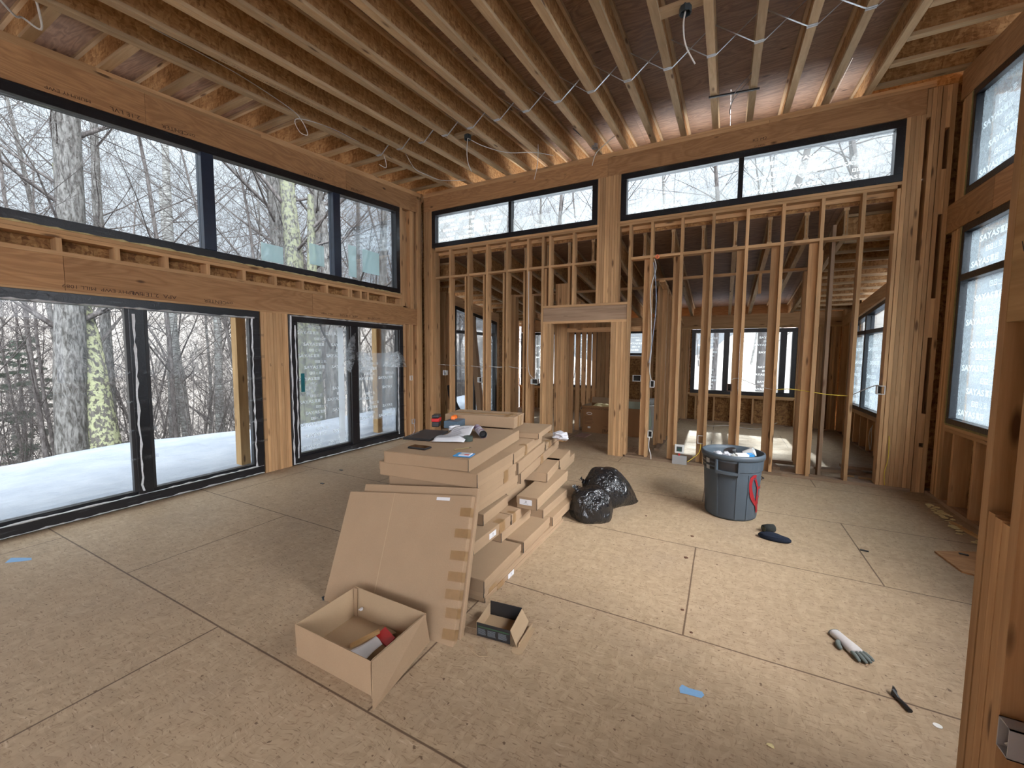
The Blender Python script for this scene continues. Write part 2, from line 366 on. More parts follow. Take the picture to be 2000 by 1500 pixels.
P(WL, 'sheathing', OSBW, (xo-.014, xo, -.7, 6.6, 2.17, 2.72)); P(WL, 'sheathing', OSBW, (xo-.014, xo, 5.85, 6.6, -.1, 4.35))
ym = 2.0
for a, b in ((-.7, 2.11), (2.113, 4.623), (4.626, 6.285)): P(WL, 'rafter_beam', LVL, (xo, xi, a, b, ceil_z(0)-.385, ceil_z(0)-.078), ax=1, sl=.092)
for i, zz in enumerate((.078, .040)):
    for a, b in (((-.7, 1.75), (1.753, 6.40)) if i else ((-.7, 3.3), (3.303, 6.40))): P(WL, 'top_plate', PINE, (xo, xi-.004*i, a, b, ceil_z(0)-zz, ceil_z(0)-zz+.037), ax=1, sl=.092)
inl(pack_y(WL, 3.205, 3.585, 9, xo, xi-.003, 0, 2.15), WL)
inl(pack_y(WL, 5.86, 5.935, 2, xo, xi-.003, 0, 2.17), WL); inl(pack_y(WL, 6.03, 6.15, 3, xo, xi-.003, 0, 2.17), WL)
inl(pack_y(WL, 5.81, 5.885, 2, xo, xi-.002, 2.523, 4.31), WL); inl(pack_y(WL, 6.10, 6.22, 3, xo, xi-.02, 2.484, 4.33), WL)
inl(pack_y(WL, 6.30, 6.455, 3, xo, xi-.03, 0, 4.62), WL); P(WL, 'backing_board', PINE, (xo, xo+.04, 5.94, 6.03, 0, 2.17), ax=2)
P(WL, 'backing_board', PINE, (xo, xo+.04, 5.89, 6.10, 2.523, 4.31), ax=2)

# ------------------------------------------------------------------ wall_back (open stud wall with clerestory)
WB = struct(empty('wall_back', (-1.6, YB, 0)))
y0, y1 = YB, YB+.14
for a, b in ((-5.36, -1.72), (-1.715, 1.93)): P(WB, 'clerestory_beam', LVL, (a, b, y0, y1, 4.385, 4.663), ax=0)
for i in (0, 1):
    for a, b in (((-5.36, -2.2), (-2.197, 2.0)) if i else ((-5.36, .4), (.403, 2.0))): P(WB, 'top_plate', PINE, (a, b, y0+.003*i, y1, 4.665+.038*i, 4.701+.038*i), ax=0)
inl(pack_x(WB, -1.870, -1.508, 9, y0, y1, 2.445, 4.385), WB)
inl(pack_x(WB, -5.385, -5.345, 1, y0+.02, y1, 0, 4.66), WB); inl(pack_x(WB, -5.325, -5.165, 4, y0, y1, 0, 4.385), WB); inl(pack_x(WB, -5.163, -5.085, 2, y0, y1, .04, 3.6), WB)
inl(pack_x(WB, 1.765, 1.935, 4, y0, y1, 0, 4.385), WB); inl(pack_x(WB, 1.728, 1.763, 1, y0+.004, y1, 0, 3.6), WB); inl(pack_x(WB, 1.975, 2.055, 2, y0, y1, 0, 4.66), WB)
P(WB, 'corner_block', PINE, (1.937, 1.973, y0+.01, y1, 0, 2.75), (1.937, 1.973, y0+.01, y1, 4.35, 4.66), ax=2)
for a, b in ((-5.085, -1.870), (-1.508, 1.728)):
    P(WB, 'sill_plate', PINE, (a, b, y0, y1, 3.602, 3.637), ax=0); P(WB, 'sill_plate', PINE, (a, b+.035, y0-.004, y1, 3.639, 3.674), ax=0)
P(WB, 'bottom_plate', PINE2, (-5.165, -2.62, y0-.004, y1, 0, .038), ax=0); P(WB, 'bottom_plate', PINE2, (-1.34, .75, y0-.004, y1, 0, .038), ax=0); P(WB, 'bottom_plate', PINE2, (.753, 2.05, y0-.004, y1, 0, .038), ax=0)
P(WB, 'sheathing', OSBW, (-5.39, 2.187, y1, y1+.012, 3.502, 3.70)); P(WB, 'ledger', PINE, (-5.1, 1.75, y1-.036, y1-.002, 3.545, 3.60), ax=0)
mains = [-4.758, -4.338, -3.932, -3.512, -3.10, -1.047, -.629, -.224, .193, .599, 1.014, 1.414]
upper = [-2.69, -2.274]
for x in mains: P(WB, 'stud', PINE, (x, x+.038, y0+random.uniform(0, .004), y1, .038, 3.602), ax=2)
for x in upper: P(WB, 'cripple_stud', PINE, (x, x+.038, y0, y1, 2.445, 3.602), ax=2)
for x in mains+upper:
    if x in (-4.758, 1.414): continue
    zb = 2.445 if x in upper else .038
    if x > -1.2: P(WB, 'joist_jack_stud', PINE, (x-.093, x-.003, y0+.080, y0+.118, zb, 3.078), ax=2)
    else: P(WB, 'joist_jack_stud', PINE, (x-.088, x-.050, y0+.045, y1, zb, 3.078), ax=2)
P(WB, 'king_stud', PINE, (-2.822, -2.784, y0, y1, .038, 3.602), ax=2); P(WB, 'king_stud', PINE, (-1.366, -1.328, y0-.003, y1, .038, 3.602), ax=2)
P(WB, 'stud', PINE2, (1.17, 1.208, y1+.02, y1+.16, 0, 3.3), ax=2)
inl(pack_x(WB, -2.782, -2.63, 4, y0, y1, 0, 2.14), WB); inl(pack_x(WB, -1.615, -1.368, 6, y0, y1, 0, 2.14), WB)
P(WB, 'door_header', PINE2, (-2.782, -1.368, y0+.012, y1, 2.178, 2.405), ax=0)
P(WB, 'header_plate', PINE, (-2.782, -1.368, y0-.003, y1, 2.14, 2.176), ax=0); P(WB, 'header_plate', PINE, (-2.782, -1.368, y0-.003, y1, 2.407, 2.443), ax=0)
xs = [-5.085]+[m for m in mains if m < -3]+[-2.822]+upper+[-1.870]
for a, b in zip(xs[:-1], xs[1:]): P(WB, 'blocking', PINE, (a+(.038 if a != -5.085 else 0)+.001, b-.001, y0+.003, y1, 3.080+random.uniform(-.004, .004), 3.117), ax=0)
xs = [-1.366]+[m for m in mains if m > -1.2]+[1.728]
for a, b in zip(xs[:-1], xs[1:]): P(WB, 'blocking', PINE, (a+.039, b-.001, y0+.003, y1, 3.080+random.uniform(-.004, .004), 3.117), ax=0)

# ------------------------------------------------------------------ wall_right
WR = struct(empty('wall_right', (XR, 5.0, 0)))
x0, x1 = XR, XR+.14
RWY = (3.4, 6.125)
P(WR, 'rafter_beam', LVL, (x0, x1, 1.7, 6.40, ceil_z(0)-.31, ceil_z(0)-.002), ax=1, sl=.092)
P(WR, 'header_beam', LVL, (x0-.01, x1, 5.56, 6.50, 3.01, 3.325), ax=1); P(WR, 'header_beam', LVL, (x0-.01, x1, 3.2, 5.557, 3.01, 3.325), ax=1)
P(WR, 'sill_plate', PINE, (x0, x1, 3.2, 6.13, .848, .884), ax=1); P(WR, 'sill_plate', PINE, (x0, x1, 3.2, 6.13, .810, .846), ax=1)
inl(pack_y(WR, 6.13, 6.25, 3, x0+.002, x1, 0, 3.01, face=-1), WR); inl(pack_y(WR, 6.13, 6.33, 5, x0+.002, x1, 3.33, 4.40, face=-1), WR)
inl(pack_y(WR, 6.30, 6.38, 2, x0+.012, x1, 0, 4.40, face=-1), WR)
P(WR, 'corner_post', PINE, (2.062, 2.10, 6.47, 6.60, 0, 4.66), ax=2); P(WR, 'corner_post', PINE, (2.14, 2.18, 6.47, 6.60, 0, 4.66), ax=2)
for z0_, z1_ in ((0, .55), (.60, .95), (1.85, 2.3), (3.25, 3.75), (4.2, 4.66)): P(WR, 'spacer_block', PINE, (2.101, 2.139, 6.475, 6.60, z0_, z1_), ax=2)
for y in (5.94, 5.53, 5.12, 4.71, 4.3, 3.9): P(WR, 'cripple_stud', PINE, (x0, x1, y-.038, y, .038, .81), ax=2)
P(WR, 'bottom_plate', PINE2, (x0-.004, x1, 1.7, 6.46, 0, .038), ax=1)
P(WR, 'sheathing', OSBW, (x1, x1+.014, 3.3, 7.7, -.1, .85)); P(WR, 'sheathing', OSBW, (x1, x1+.014, 6.13, 7.7, .85, 3.4)); P(WR, 'sheathing', OSBW, (x1, x1+.014, 6.13, 7.3, 3.3, 4.9)); 
# far continuation of the right wall
for y in (6.66, 7.05): P(WR, 'stud', PINE, (x0, x1, y, y+.038, .038, 3.2), ax=2)
inl(pack_y(WR, 7.58, 7.74, 4, x0+.002, x1, .038, 2.9, face=-1), WR)
P(WR, 'sill_plate', PINE, (x0, x1, 7.74, 10.3, .58, .65), ax=1); P(WR, 'bottom_plate', PINE2, (x0-.004, x1, 6.6, 10.9, 0, .038), ax=1)
for y in (7.95, 8.35, 8.75, 9.15, 9.55, 9.95): P(WR, 'cripple_stud', PINE, (x0, x1, y, y+.038, .038, .58), ax=2)
P(WR, 'sheathing', OSBW, (x1, x1+.014, 7.7, 11.0, -.1, .62)); P(WR, 'sheathing', OSBW, (x1, x1+.014, 10.2, 11.05, .62, 3.0))
P(WR, 'header_beam', PINE, (x0, x1, 7.58, 10.9, 2.60+1.0, 2.81+1.0), ax=1, sl=-.125)
inl(pack_y(WR, 10.22, 10.34, 3, x0+.002, x1, .038, 2.5, face=-1), WR); inl(pack_y(WR, 10.74, 10.9, 3, x0+.002, x1, .038, 2.6, face=-1), WR)

# ------------------------------------------------------------------ near wall stub on the right
WN = struct(empty('wall_right_near', (.8, 1.85, 0)))
P(WN, 'stud', PINE, (.80, .94, 1.905, 1.943, 0, 4.28), ax=2)
b = MB()
for i in range(3): b.box(.80+random.uniform(0, .003), .94, 1.7845+.0385*i+.001, 1.7845+.0385*(i+1)-.001, 0, 1.10+.006*i, ax=2)
inl(b.build('jack_stud', PINE, WN), WN)
P(WN, 'stud', PINE, (.80, .94, 1.742, 1.782, 0, 4.28), ax=2)
P(WN, 'header_board', FRESH, (.801, .86, 1.783, 1.904, 1.735, 4.2), ax=1)
P(WN, 'sheathing', OSBW, (.941, .955, 1.2, 1.943, 0, 4.28)); P(WN, 'stud', PINE, (.80, .94, 1.25, 1.288, 0, 4.28), ax=2)

P(WB, 'sheathing', OSBW, (XL-.14, -5.16, YB+.1405, YB+.152, -.1, 4.73), (2.05, XR+.15, YB+.1405, YB+.152, -.1, 4.73), (1.77, 2.05, YB+.1405, YB+.152, 3.71, 4.73)); P(WL, 'sheathing', OSBW, (XL-.154, XL-.14, 5.80, 6.62, 4.351, 4.74)); P(WL, 'corner_filler', PINE, (XL-.12, XL+.01, 6.40, 6.455, 4.58, 4.73)); P(WR, 'sheathing', OSBW, (XR+.14, XR+.154, 6.10, 6.60, 2.9, 4.70))
# unseen rear wall, blind left end and right infill, added to shape the light
P(WL, 'sheathing', OSBW, (xo-.014, xo, -7.2, -.7, -.1, 4.0)); P(WL, 'header_beam', LVL, (xo, xi, -7.2, -.7, ceil_z(0)-.385, ceil_z(0)-.078), ax=1, sl=.092)
WX = struct(empty('wall_rear_unseen', (-1.6, -7.2, 0))); P(WX, 'sheathing', OSBW, (XL-.16, XR+.16, -7.214, -7.20, -.1, 2.1)); P(WR, 'sheathing', OSBW, (XR+.14, XR+.154, -6.2, -1.9, -.1, 1.3), (XR+.14, XR+.154, -1.9, 1.15, -.1, 4.2), (XR+.14, XR+.154, 1.15, 3.3, -.1, 2.3)); P(WX, 'bottom_plate', PINE, (XL, XR, -7.20, -7.06, 0, .038), ax=0); P(WX, 'top_plate', PINE, (XL, XR, -7.20, -7.06, 3.36, 3.44), ax=0)
for i in range(19): P(WX, 'stud', PINE, (XL+.2+.406*i, XL+.238+.406*i, -7.20, -7.06, .038, 3.36), ax=2)
# ------------------------------------------------------------------ wall_far
WF = struct(empty('wall_far', (-1.5, YF, 0)))
y0, y1 = YF, YF+.14
FW = [(-5.39, -4.17, .70, 2.25), (-3.9, -3.05, .70, 2.25), (-2.45, -1.75, 1.60, 2.25), (-.72, 1.42, .70, 2.25)]
P(WF, 'header_beam', PINE, (-5.39, -1.0, y0, y1, 2.30, 2.585), ax=0); P(WF, 'header_beam', PINE, (-.997, 2.187, y0, y1, 2.30, 2.585), ax=0)
P(WF, 'header_plate', FRESH, (-5.39, 2.187, y0-.003, y1, 2.262, 2.298), ax=0); P(WF, 'bottom_plate', PINE2, (-5.39, 2.187, y0, y1, 0, .038), ax=0)
P(WF, 'sheathing', OSBW, (-5.5, 2.3, y1, y1+.014, -.1, .66), (-4.17, -3.9, y1, y1+.014, .66, 2.6), (-3.05, -2.45, y1, y1+.014, .66, 2.6), (-2.45, -1.75, y1, y1+.014, .66, 1.58), (-1.75, -.72, y1, y1+.014, .66, 2.6), (1.42, 2.3, y1, y1+.014, .66, 2.6))
for a, b, c, d in FW:
    P(WF, 'sill_plate', PINE, (a, b, y0-.003, y1, c-.076, c-.040), ax=0); P(WF, 'sill_plate', FRESH, (a-.05, b+.05, y0-.006, y1, c-.039, c-.003), ax=0)
    x = a+.12
    while x < b: P(WF, 'cripple_stud', PINE, (x, x+.038, y0, y1, .038, c-.076), ax=2); x += .406
for a, n in ((-4.16, 3), (-3.03, 3), (-2.6, 3), (-1.74, 3), (-1.25, 1), (-1.0, 6), (1.43, 5), (1.80, 3), (2.02, 4)): inl(pack_x(WF, a, a+.039*n, n, y0, y1, .038, 2.262), WF)

# ------------------------------------------------------------------ interior partitions beyond the stud wall
def partition(name, loc):
    return struct(empty(name, loc))
PA = partition('wall_partition_bathroom_left', (-2.7, 8.5, 0))
inl(pack_x(PA, -2.78, -2.55, 6, 7.02, 7.16, 0, 2.9), PA)
for y in (7.25, 7.70, 8.1, 8.5, 8.9, 9.3, 9.7, 10.1, 10.5): P(PA, 'stud', PINE, (-2.74, -2.65, y, y+.038, .038, 2.72-.125*(y-8)), ax=2)
P(PA, 'bottom_plate', PINE2, (-2.74, -2.65, 7.16, 10.9, 0, .038), ax=1); P(PA, 'top_plate', PINE, (-2.74, -2.65, 7.16, 10.9, 3.72, 3.758), ax=1, sl=-.125)
P(PA, 'opening_head', PINE, (-2.55, -1.22, 7.04, 7.13, 2.02, 2.10), ax=0)
PB = partition('wall_partition_bathroom_right', (-1.0, 8.6, 0))
inl(pack_x(PB, -1.22, -1.10, 3, 7.0, 7.14, 0, 2.95), PB); inl(pack_x(PB, -1.08, -.92, 4, 7.60, 7.74, 0, 2.85), PB)
for y in (7.95, 8.35, 8.75, 9.15, 9.55, 9.95, 10.35): P(PB, 'stud', PINE, (-1.0, -.91, y, y+.038, .038, 2.72-.125*(y-8)), ax=2)
P(PB, 'bottom_plate', PINE2, (-1.0, -.91, 7.16, 10.9, 0, .038), ax=1); P(PB, 'top_plate', PINE, (-1.0, -.91, 7.16, 10.9, 3.72, 3.758), ax=1, sl=-.125)
P(PB, 'bottom_plate', PINE2, (-1.40, -1.10, 6.62, 7.02, 0, .038), ax=1)
PC = partition('wall_partition_closet', (1.0, 7.0, 0))
inl(pack_x(PC, .98, 1.06, 2, 7.26, 7.40, 0, 2.85), PC); inl(pack_y(PC, 6.64, 6.80, 4, 1.0, 1.09, 0, 3.0), PC); P(PC, 'stud', PINE, (1.0, 1.09, 7.0, 7.04, 0, 2.95), ax=2)
P(PC, 'bottom_plate', PINE2, (.70, .98, 7.26, 7.35, 0, .038), ax=0)
P(PC, 'ceiling_plate', PINE, (-1.1, 1.06, 7.28, 7.37, 2.87, 2.908), ax=0)
for x in (-.72, -.35, .12, .42): P(PC, 'cripple_stud', PINE, (x, x+.038, 7.28, 7.37, 2.62-.05, 2.87), ax=2)
PD = partition('wall_partition_hall', (-3.9, 7.5, 0))
inl(pack_x(PD, -4.05, -3.87, 4, 7.55, 7.69, 0, 2.85), PD)
for y in (8.6, 9.4, 10.2): P(PD, 'stud', PINE, (-4.05, -3.96, y, y+.038, 0, 2.72-.125*(y-8)), ax=2)
P(PD, 'ceiling_plate', PINE, (-3.9, -1.1, 7.55, 7.64, 2.80, 2.838), ax=0)
for x in (-3.5, -3.1): P(PD, 'stud', PINE, (x, x+.038, 7.55, 7.64, 0, 2.80), ax=2)

# left wall of the far rooms
WFL = struct(empty('wall_far_left', (XL, 8.5, 0)))
P(WFL, 'sheathing', OSBW, (xo-.014, xo, 6.6, 7.48, -.1, 3.2)); P(WFL, 'sheathing', OSBW, (xo-.014, xo, 9.45, 11.05, -.1, 2.9))
for y in (6.75, 7.15): P(WFL, 'stud', PINE, (xo, xi, y, y+.038, .0, 2.95), ax=2)
inl(pack_y(WFL, 7.38, 7.5, 3, xo, xi, 0, 2.9), WFL); inl(pack_y(WFL, 9.42, 9.54, 3, xo, xi, 0, 2.7), WFL)
P(WFL, 'header_beam', PINE, (xo, xi, 7.38, 9.54, 3.62, 3.86), ax=1, sl=-.125); P(WFL, 'stud', PINE, (xo, xi, 10.3, 10.338, 0, 2.6), ax=2)

# ------------------------------------------------------------------ ceilings
CE = struct(empty('ceiling', (-1.6, 3, 4.4)))
def ijoist(root, axis, a, b0, b1, zf, sl, h=.302, fw=.058, name='joist'):
    """axis 'y': runs along y at x=a; axis 'x': runs along x at y=a"""
    w = MB(); t = MB(); bt = MB(); fh = .036
    if axis == 'y':
        w.box(a-.0055, a+.0055, b0, b1, zf+fh-.004, zf+h-fh+.004, ax=1, sl=sl); bt.box(a-fw/2, a+fw/2, b0, b1, zf, zf+fh, ax=1, sl=sl); t.box(a-fw/2, a+fw/2, b0, b1, zf+h-fh, zf+h, ax=1, sl=sl)
    else:
        w.box(b0, b1, a-.0055, a+.0055, zf+fh-.004, zf+h-fh+.004, ax=0); bt.box(b0, b1, a-fw/2, a+fw/2, zf, zf+fh, ax=0); t.box(b0, b1, a-fw/2, a+fw/2, zf+h-fh, zf+h, ax=0)
    o = inl(w.build(name, OSB, root), root)
    bt.build('flange', FLANGE, o); t.build('flange', FLANGE, o)
    return o
Z0 = ceil_z(0); SL = .092
JX = [-4.70+.406*k for k in range(16)]
for x in JX: ijoist(CE, 'y', x, -7.2, 7.28, Z0, SL, fw=.072)
for k in range(-4, 12):
    y = 1.32+.49*k
    if -1.1 < y < 7.2:
        ijoist(CE, 'x', y, -6.12, JX[0]-.04, ceil_z(y), 0, fw=.072, name='outrigger'); ijoist(CE, 'x', y+.12, JX[-1]+.04, 2.95, ceil_z(y+.12), 0, fw=.072, name='outrigger')
P(CE, 'rim_board', OSB, (-6.15, -6.12, -7.2, 7.3, Z0, Z0+.302), ax=1, sl=SL); P(CE, 'rim_board', LVL, (2.95, 2.98, -7.2, 7.3, Z0, Z0+.302), ax=1, sl=SL)
P(CE, 'rim_board', LVL, (-6.15, 2.98, 7.28, 7.315, ceil_z(7.3), ceil_z(7.3)+.302), ax=0)
for a in range(-6, 3):
    for i, (b, c) in enumerate(((-7.2, 1.22), (1.223, 3.66), (3.663, 6.10), (6.103, 7.34))):
        xx = a*1.22+1.16 if i % 2 else a*1.22+.55
        lo, hi = max(-6.2, xx), min(3.0, xx+1.217)
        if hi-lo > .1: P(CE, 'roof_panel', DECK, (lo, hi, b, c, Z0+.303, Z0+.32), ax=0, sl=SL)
# galvanised cross straps between the joists
for i, x in enumerate(JX):
    y = 4.64; z = ceil_z(y)-.003; s = MB()
    for d in (-1, 1):
        if (i == 0 and d < 0) or (i == 15 and d > 0): continue
        xe = x+d*.406-d*.03; pts = [(x+d*.036, y+.012*d, z), (x+d*.055, y+.012*d, z+.012), (xe, y+.012*d, z+.262)]
        for p, q in zip(pts[:-1], pts[1:]):
            p, q = Vector(p), Vector(q); s.poly([p+Vector((0, -.009, 0)), p+Vector((0, .009, 0)), q+Vector((0, .009, 0)), q+Vector((0, -.009, 0)), p+Vector((.002, -.009, .002)), p+Vector((.002, .009, .002)), q+Vector((.002, .009, .002)), q+Vector((.002, -.009, .002))], [(0, 1, 2, 3), (7, 6, 5, 4), (0, 4, 5, 1), (3, 2, 6, 7), (0, 3, 7, 4), (1, 5, 6, 2)])
    for yy in (-.02, .003): s.box(x-.040, x+.040, y+yy, y+yy+.018, z-.002, z+.001, m=None)
    inl(s.build('bridging_strap', STEEL, CE), CE)
P(CE, 'fixture_block', FLANGE, (JX[3]+.006, JX[4]-.006, 4.85, 4.94, ceil_z(4.9)+.05, ceil_z(4.9)+.09), ax=0)
P(CE, 'fixture_block', FLANGE, (JX[10]+.006, JX[11]-.006, 3.83, 3.92, ceil_z(3.9)+.03, ceil_z(3.9)+.07), ax=0)

CF = struct(empty('ceiling_far', (-1.6, 8.5, 3.2)))
FZ = 3.135; FS = -.125; FX = [-4.83+.4085*k for k in range(16)]
def fz(y): return FZ+FS*(y-6.6)
for x in FX:
    o = ijoist(CF, 'y', x, 6.605, 11.65, FZ-FS*6.6, FS, h=.36); MB().box(x-.021, x+.021, 6.607, 6.66, FZ+.036, FZ+.324, ax=2).build('web_stiffener', FLANGE, o)
for k in range(12):
    y = 6.85+.40*k
    ijoist(CF, 'x', y, FX[-1]+.035, 2.85, fz(y), 0, h=.36, name='outrigger'); ijoist(CF, 'x', y, -6.15, FX[0]-.035, fz(y), 0, h=.36, name='outrigger')
P(CF, 'rim_board', OSB, (-6.18, -6.15, 6.6, 11.7, FZ-FS*6.6, FZ-FS*6.6+.36), ax=1, sl=FS); P(CF, 'rim_board', LVL, (2.85, 2.88, 6.6, 11.7, FZ-FS*6.6, FZ-FS*6.6+.36), ax=1, sl=FS)
P(CF, 'rim_board', LVL, (-6.18, 2.88, 11.65, 11.69, fz(11.65), fz(11.65)+.36), ax=0)
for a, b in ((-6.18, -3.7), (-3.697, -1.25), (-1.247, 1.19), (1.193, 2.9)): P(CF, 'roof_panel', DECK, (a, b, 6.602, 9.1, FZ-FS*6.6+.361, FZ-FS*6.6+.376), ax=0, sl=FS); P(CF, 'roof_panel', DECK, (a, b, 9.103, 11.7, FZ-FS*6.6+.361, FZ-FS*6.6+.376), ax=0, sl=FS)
bounce_snow = MB().box(-6.2, 2.9, 6.62, 11.72, FZ-FS*6.6+.379, FZ-FS*6.6+.46, sl=FS, m=None)
BOUNCESNOW = inl(bounce_snow.build('bounce_snow_layer', simple('roof_snow_bounce', (.55, .58, .62), .8), CF), CF); BOUNCESNOW['kind'] = 'stuff'  # snow added on the lower roof to bounce light up under the eaves
P(CF, 'fascia', BLACK, (-6.22, -6.18, 6.6, 11.7, FZ-FS*6.6+.33, FZ-FS*6.6+.40), ax=1, sl=FS)
P(CF, 'rim_end', OSB, (-6.18, XL-.16, 6.60, 6.604, 3.14, 3.50), ax=0)

# ------------------------------------------------------------------ windows and doors
def sayas_cells(w, h, seed, drop=.1, pitch=.47, row=.17, off=(0, 0), sc=1.):
    """lettering repeated over a film of w x h (origin lower left), one mesh in the xy plane"""
    rnd = random.Random(seed); V = []; F = []; w, h = w/sc, h/sc
    def add(me, x, y):
        n = len(V)
        for v in me.vertices: V.append((v.co.x+x, v.co.y+y, 0))
        for p in me.polygons: F.append(tuple(n+i for i in p.vertices))
    word = text_mesh('SAYAS', .062, 0, 1.35, .0018); glyph = text_mesh('富居', .052, 0, 1.0, .0010)
    def rect(x, y, a, b):
        n = len(V); V.extend([(x, y, 0), (x+a, y, 0), (x+a, y+b, 0), (x, y+b, 0)]); F.append((n, n+1, n+2, n+3))
    ny = int(h/row)+2; nx = int(w/pitch)+2
    for j in range(ny):
        for i in range(-1, nx):
            x = i*pitch+.15+(j % 2)*.09+off[0]; y = j*row+off[1]+.05
            if rnd.random() < drop: continue
            if .13 < x+.02 and x+.15 < w and .03 < y < h-.03: add(word, x, y)
            if .02 < x+.13 and x+.26 < w and .03 < y < h-.03: add(glyph, x+.178, y)
            y += row*.5
            if x+.06 > 0 and x+.26 < w and .03 < y < h-.03:
                for q in (0, .048):                                     # two pictogram squares, hollow
                    rect(x+.06+q, y-.02, .04, .007); rect(x+.06+q, y+.013, .04, .007); rect(x+.06+q, y-.013, .009, .026); rect(x+.091+q, y-.013, .009, .026); rect(x+.076+q, y-.006, .009, .012)
                rect(x+.165, y-.006, .007, .02); rect(x+.185, y-.002, .007, .016); rect(x+.16, y-.02, .04, .004)
                for q in range(4): rect(x+.215, y-.018+q*.011, .045-.008*(q % 2), .005)
    return [(v[0]*sc, v[1]*sc, 0) for v in V], F
def print_on(name, parent, w, h, M, seed, mat=None, drop=.1, sc=1.):
    V, F = sayas_cells(w, h, seed, drop, sc=sc)
    if not F: return
    V2 = [M @ Vector(v) for v in V]; b = MB(); b.poly(V2, F); return b.build(name, mat or FILMTXT, parent)

def glazing(root, plane, c, a0, a1, z0, z1, top=None, name='pane'):
    gm = GLASS
    """plane 'x' (at x=c, runs y) or 'y'"""
    t = top or (lambda a: z1); d = .006; b = MB()
    if plane == 'x': P8 = [(c-d, a0, z0), (c+d, a0, z0), (c+d, a1, z0), (c-d, a1, z0), (c-d, a0, t(a0)), (c+d, a0, t(a0)), (c+d, a1, t(a1)), (c-d, a1, t(a1))]
    else: P8 = [(a0, c-d, z0), (a1, c-d, z0), (a1, c+d, z0), (a0, c+d, z0), (a0, c-d, t(a0)), (a1, c-d, t(a1)), (a1, c+d, t(a1)), (a0, c+d, t(a0))]
    b.hexa(P8); return inl(b.build(name, gm, root), root)
def bar(root, plane, c0, c1, a0, a1, zb0, zb1, zt0, zt1, name='frame', mat=None):
    """bar between a0,a1 with bottom z at each end and top z at each end"""
    b = MB()
    if plane == 'x': Q = [(c0, a0, zb0), (c1, a0, zb0), (c1, a1, zb1), (c0, a1, zb1), (c0, a0, zt0), (c1, a0, zt0), (c1, a1, zt1), (c0, a1, zt1)]
    else: Q = [(a0, c0, zb0), (a1, c0, zb1), (a1, c1, zb1), (a0, c1, zb0), (a0, c0, zt0), (a1, c0, zt1), (a1, c1, zt1), (a0, c1, zt0)]
    b.hexa(Q); o = inl(b.build(name, mat or FRAME, root), root); bevel(o, .004, 1); return o
def window(name, plane, cin, cout, a0, a1, z0, z1, mulls=(), top=None, fw=.085, mw=.06, transoms=(), glassc=None, mmat=None):
    w = struct(empty(name, ((cin, (a0+a1)/2, z0) if plane == 'x' else ((a0+a1)/2, cin, z0))))
    t = top or (lambda a: z1); c0, c1 = min(cin, cout), max(cin, cout)
    bar(w, plane, c0, c1, a0, a1, z0, z0, z0+fw, z0+fw); bar(w, plane, c0, c1, a0, a1, t(a0)-fw, t(a1)-fw, t(a0), t(a1))
    bar(w, plane, c0, c1, a0, a0+fw, z0+fw, z0+fw, t(a0)-fw, t(a0+fw)-fw); bar(w, plane, c0, c1, a1-fw, a1, z0+fw, z0+fw, t(a1-fw)-fw, t(a1)-fw)
    edges = [a0+fw]
    for m in mulls: bar(w, plane, c0, c1, m-mw/2, m+mw/2, z0+fw, z0+fw, t(m-mw/2)-fw, t(m+mw/2)-fw, 'mullion', mmat); edges += [m-mw/2, m+mw/2]
    edges.append(a1-fw); g = glassc if glassc is not None else (c0+c1)/2
    for i in range(0, len(edges), 2):
        zz = [z0+fw]
        for tr in transoms: bar(w, plane, c0, c1, edges[i], edges[i+1], tr-.035, tr-.035, tr+.035, tr+.035, 'transom'); zz += [tr-.035, tr+.035]
        zz.append(None)
        for k in range(0, len(zz), 2):
            if zz[k+1] is None: glazing(w, plane, g, edges[i], edges[i+1], zz[k], 0, lambda a: t(a)-fw)
            else: glazing(w, plane, g, edges[i], edges[i+1], zz[k], zz[k+1])
    return w, edges
def film(root, plane, c, a0, a1, z0, z1, seed, mat=None, top=None, flip=False, drop=.1, txt=True):
    t = top or (lambda a: z1); b = MB(); n = 14; rnd = random.Random(seed); V = []; F = []; m = 10
    for j in range(m+1):
        for i in range(n+1):
            a = a0+(a1-a0)*i/n; z = z0+(t(a)-z0)*j/m; d = rnd.uniform(-.0012, .0012)
            V.append((c+d, a, z) if plane == 'x' else (a, c+d, z))
    for j in range(m):
        for i in range(n): k = j*(n+1)+i; F.append((k, k+1, k+n+2, k+n+1))
    b.poly(V, F); f = inl(b.build('protective_film', mat or FILM, root, smooth=True), root)
    if txt:
        if plane == 'x': M = Matrix(((0, 0, 1, c+(.004 if not flip else -.004)), ((1 if not flip else -1), 0, 0, a0 if not flip else a1), (0, 1, 0, z0), (0, 0, 0, 1)))
        else: M = Matrix(((1, 0, 0, a0), (0, 0, -1, c-.004), (0, 1, 0, z0), (0, 0, 0, 1)))
        o = print_on('printed_lettering', f, abs(a1-a0), z1-z0, M, seed, FILMTXTR if flip else None, drop=drop, sc=1.38 if flip else 1.)
    return f

gi = XL-.05
# window_1: the sloped clerestory on the left wall
w1top = lambda y: ceil_z(y)-.392
w1, ed = window('window_1', 'x', XL+.012, XL-.11, -.7, 5.80, 2.715, 0, (.9, 2.66, 4.43), w1top, .095, .13, glassc=XL-.06, mmat=MULL)
for y0_, y1_, z0_, z1_ in ((3.28, 3.58, 2.83, 3.06), (3.98, 4.23, 2.92, 3.22), (4.68, 4.84, 2.86, 3.36), (4.97, 5.34, 2.98, 3.36)):
    b = MB(); b.box(XL-.052, XL-.050, y0_, y1_, z0_, z1_); inl(b.build('reflection_patch', REFLECT, w1), w1)  # pale rectangles paint the room's reflections onto the glass
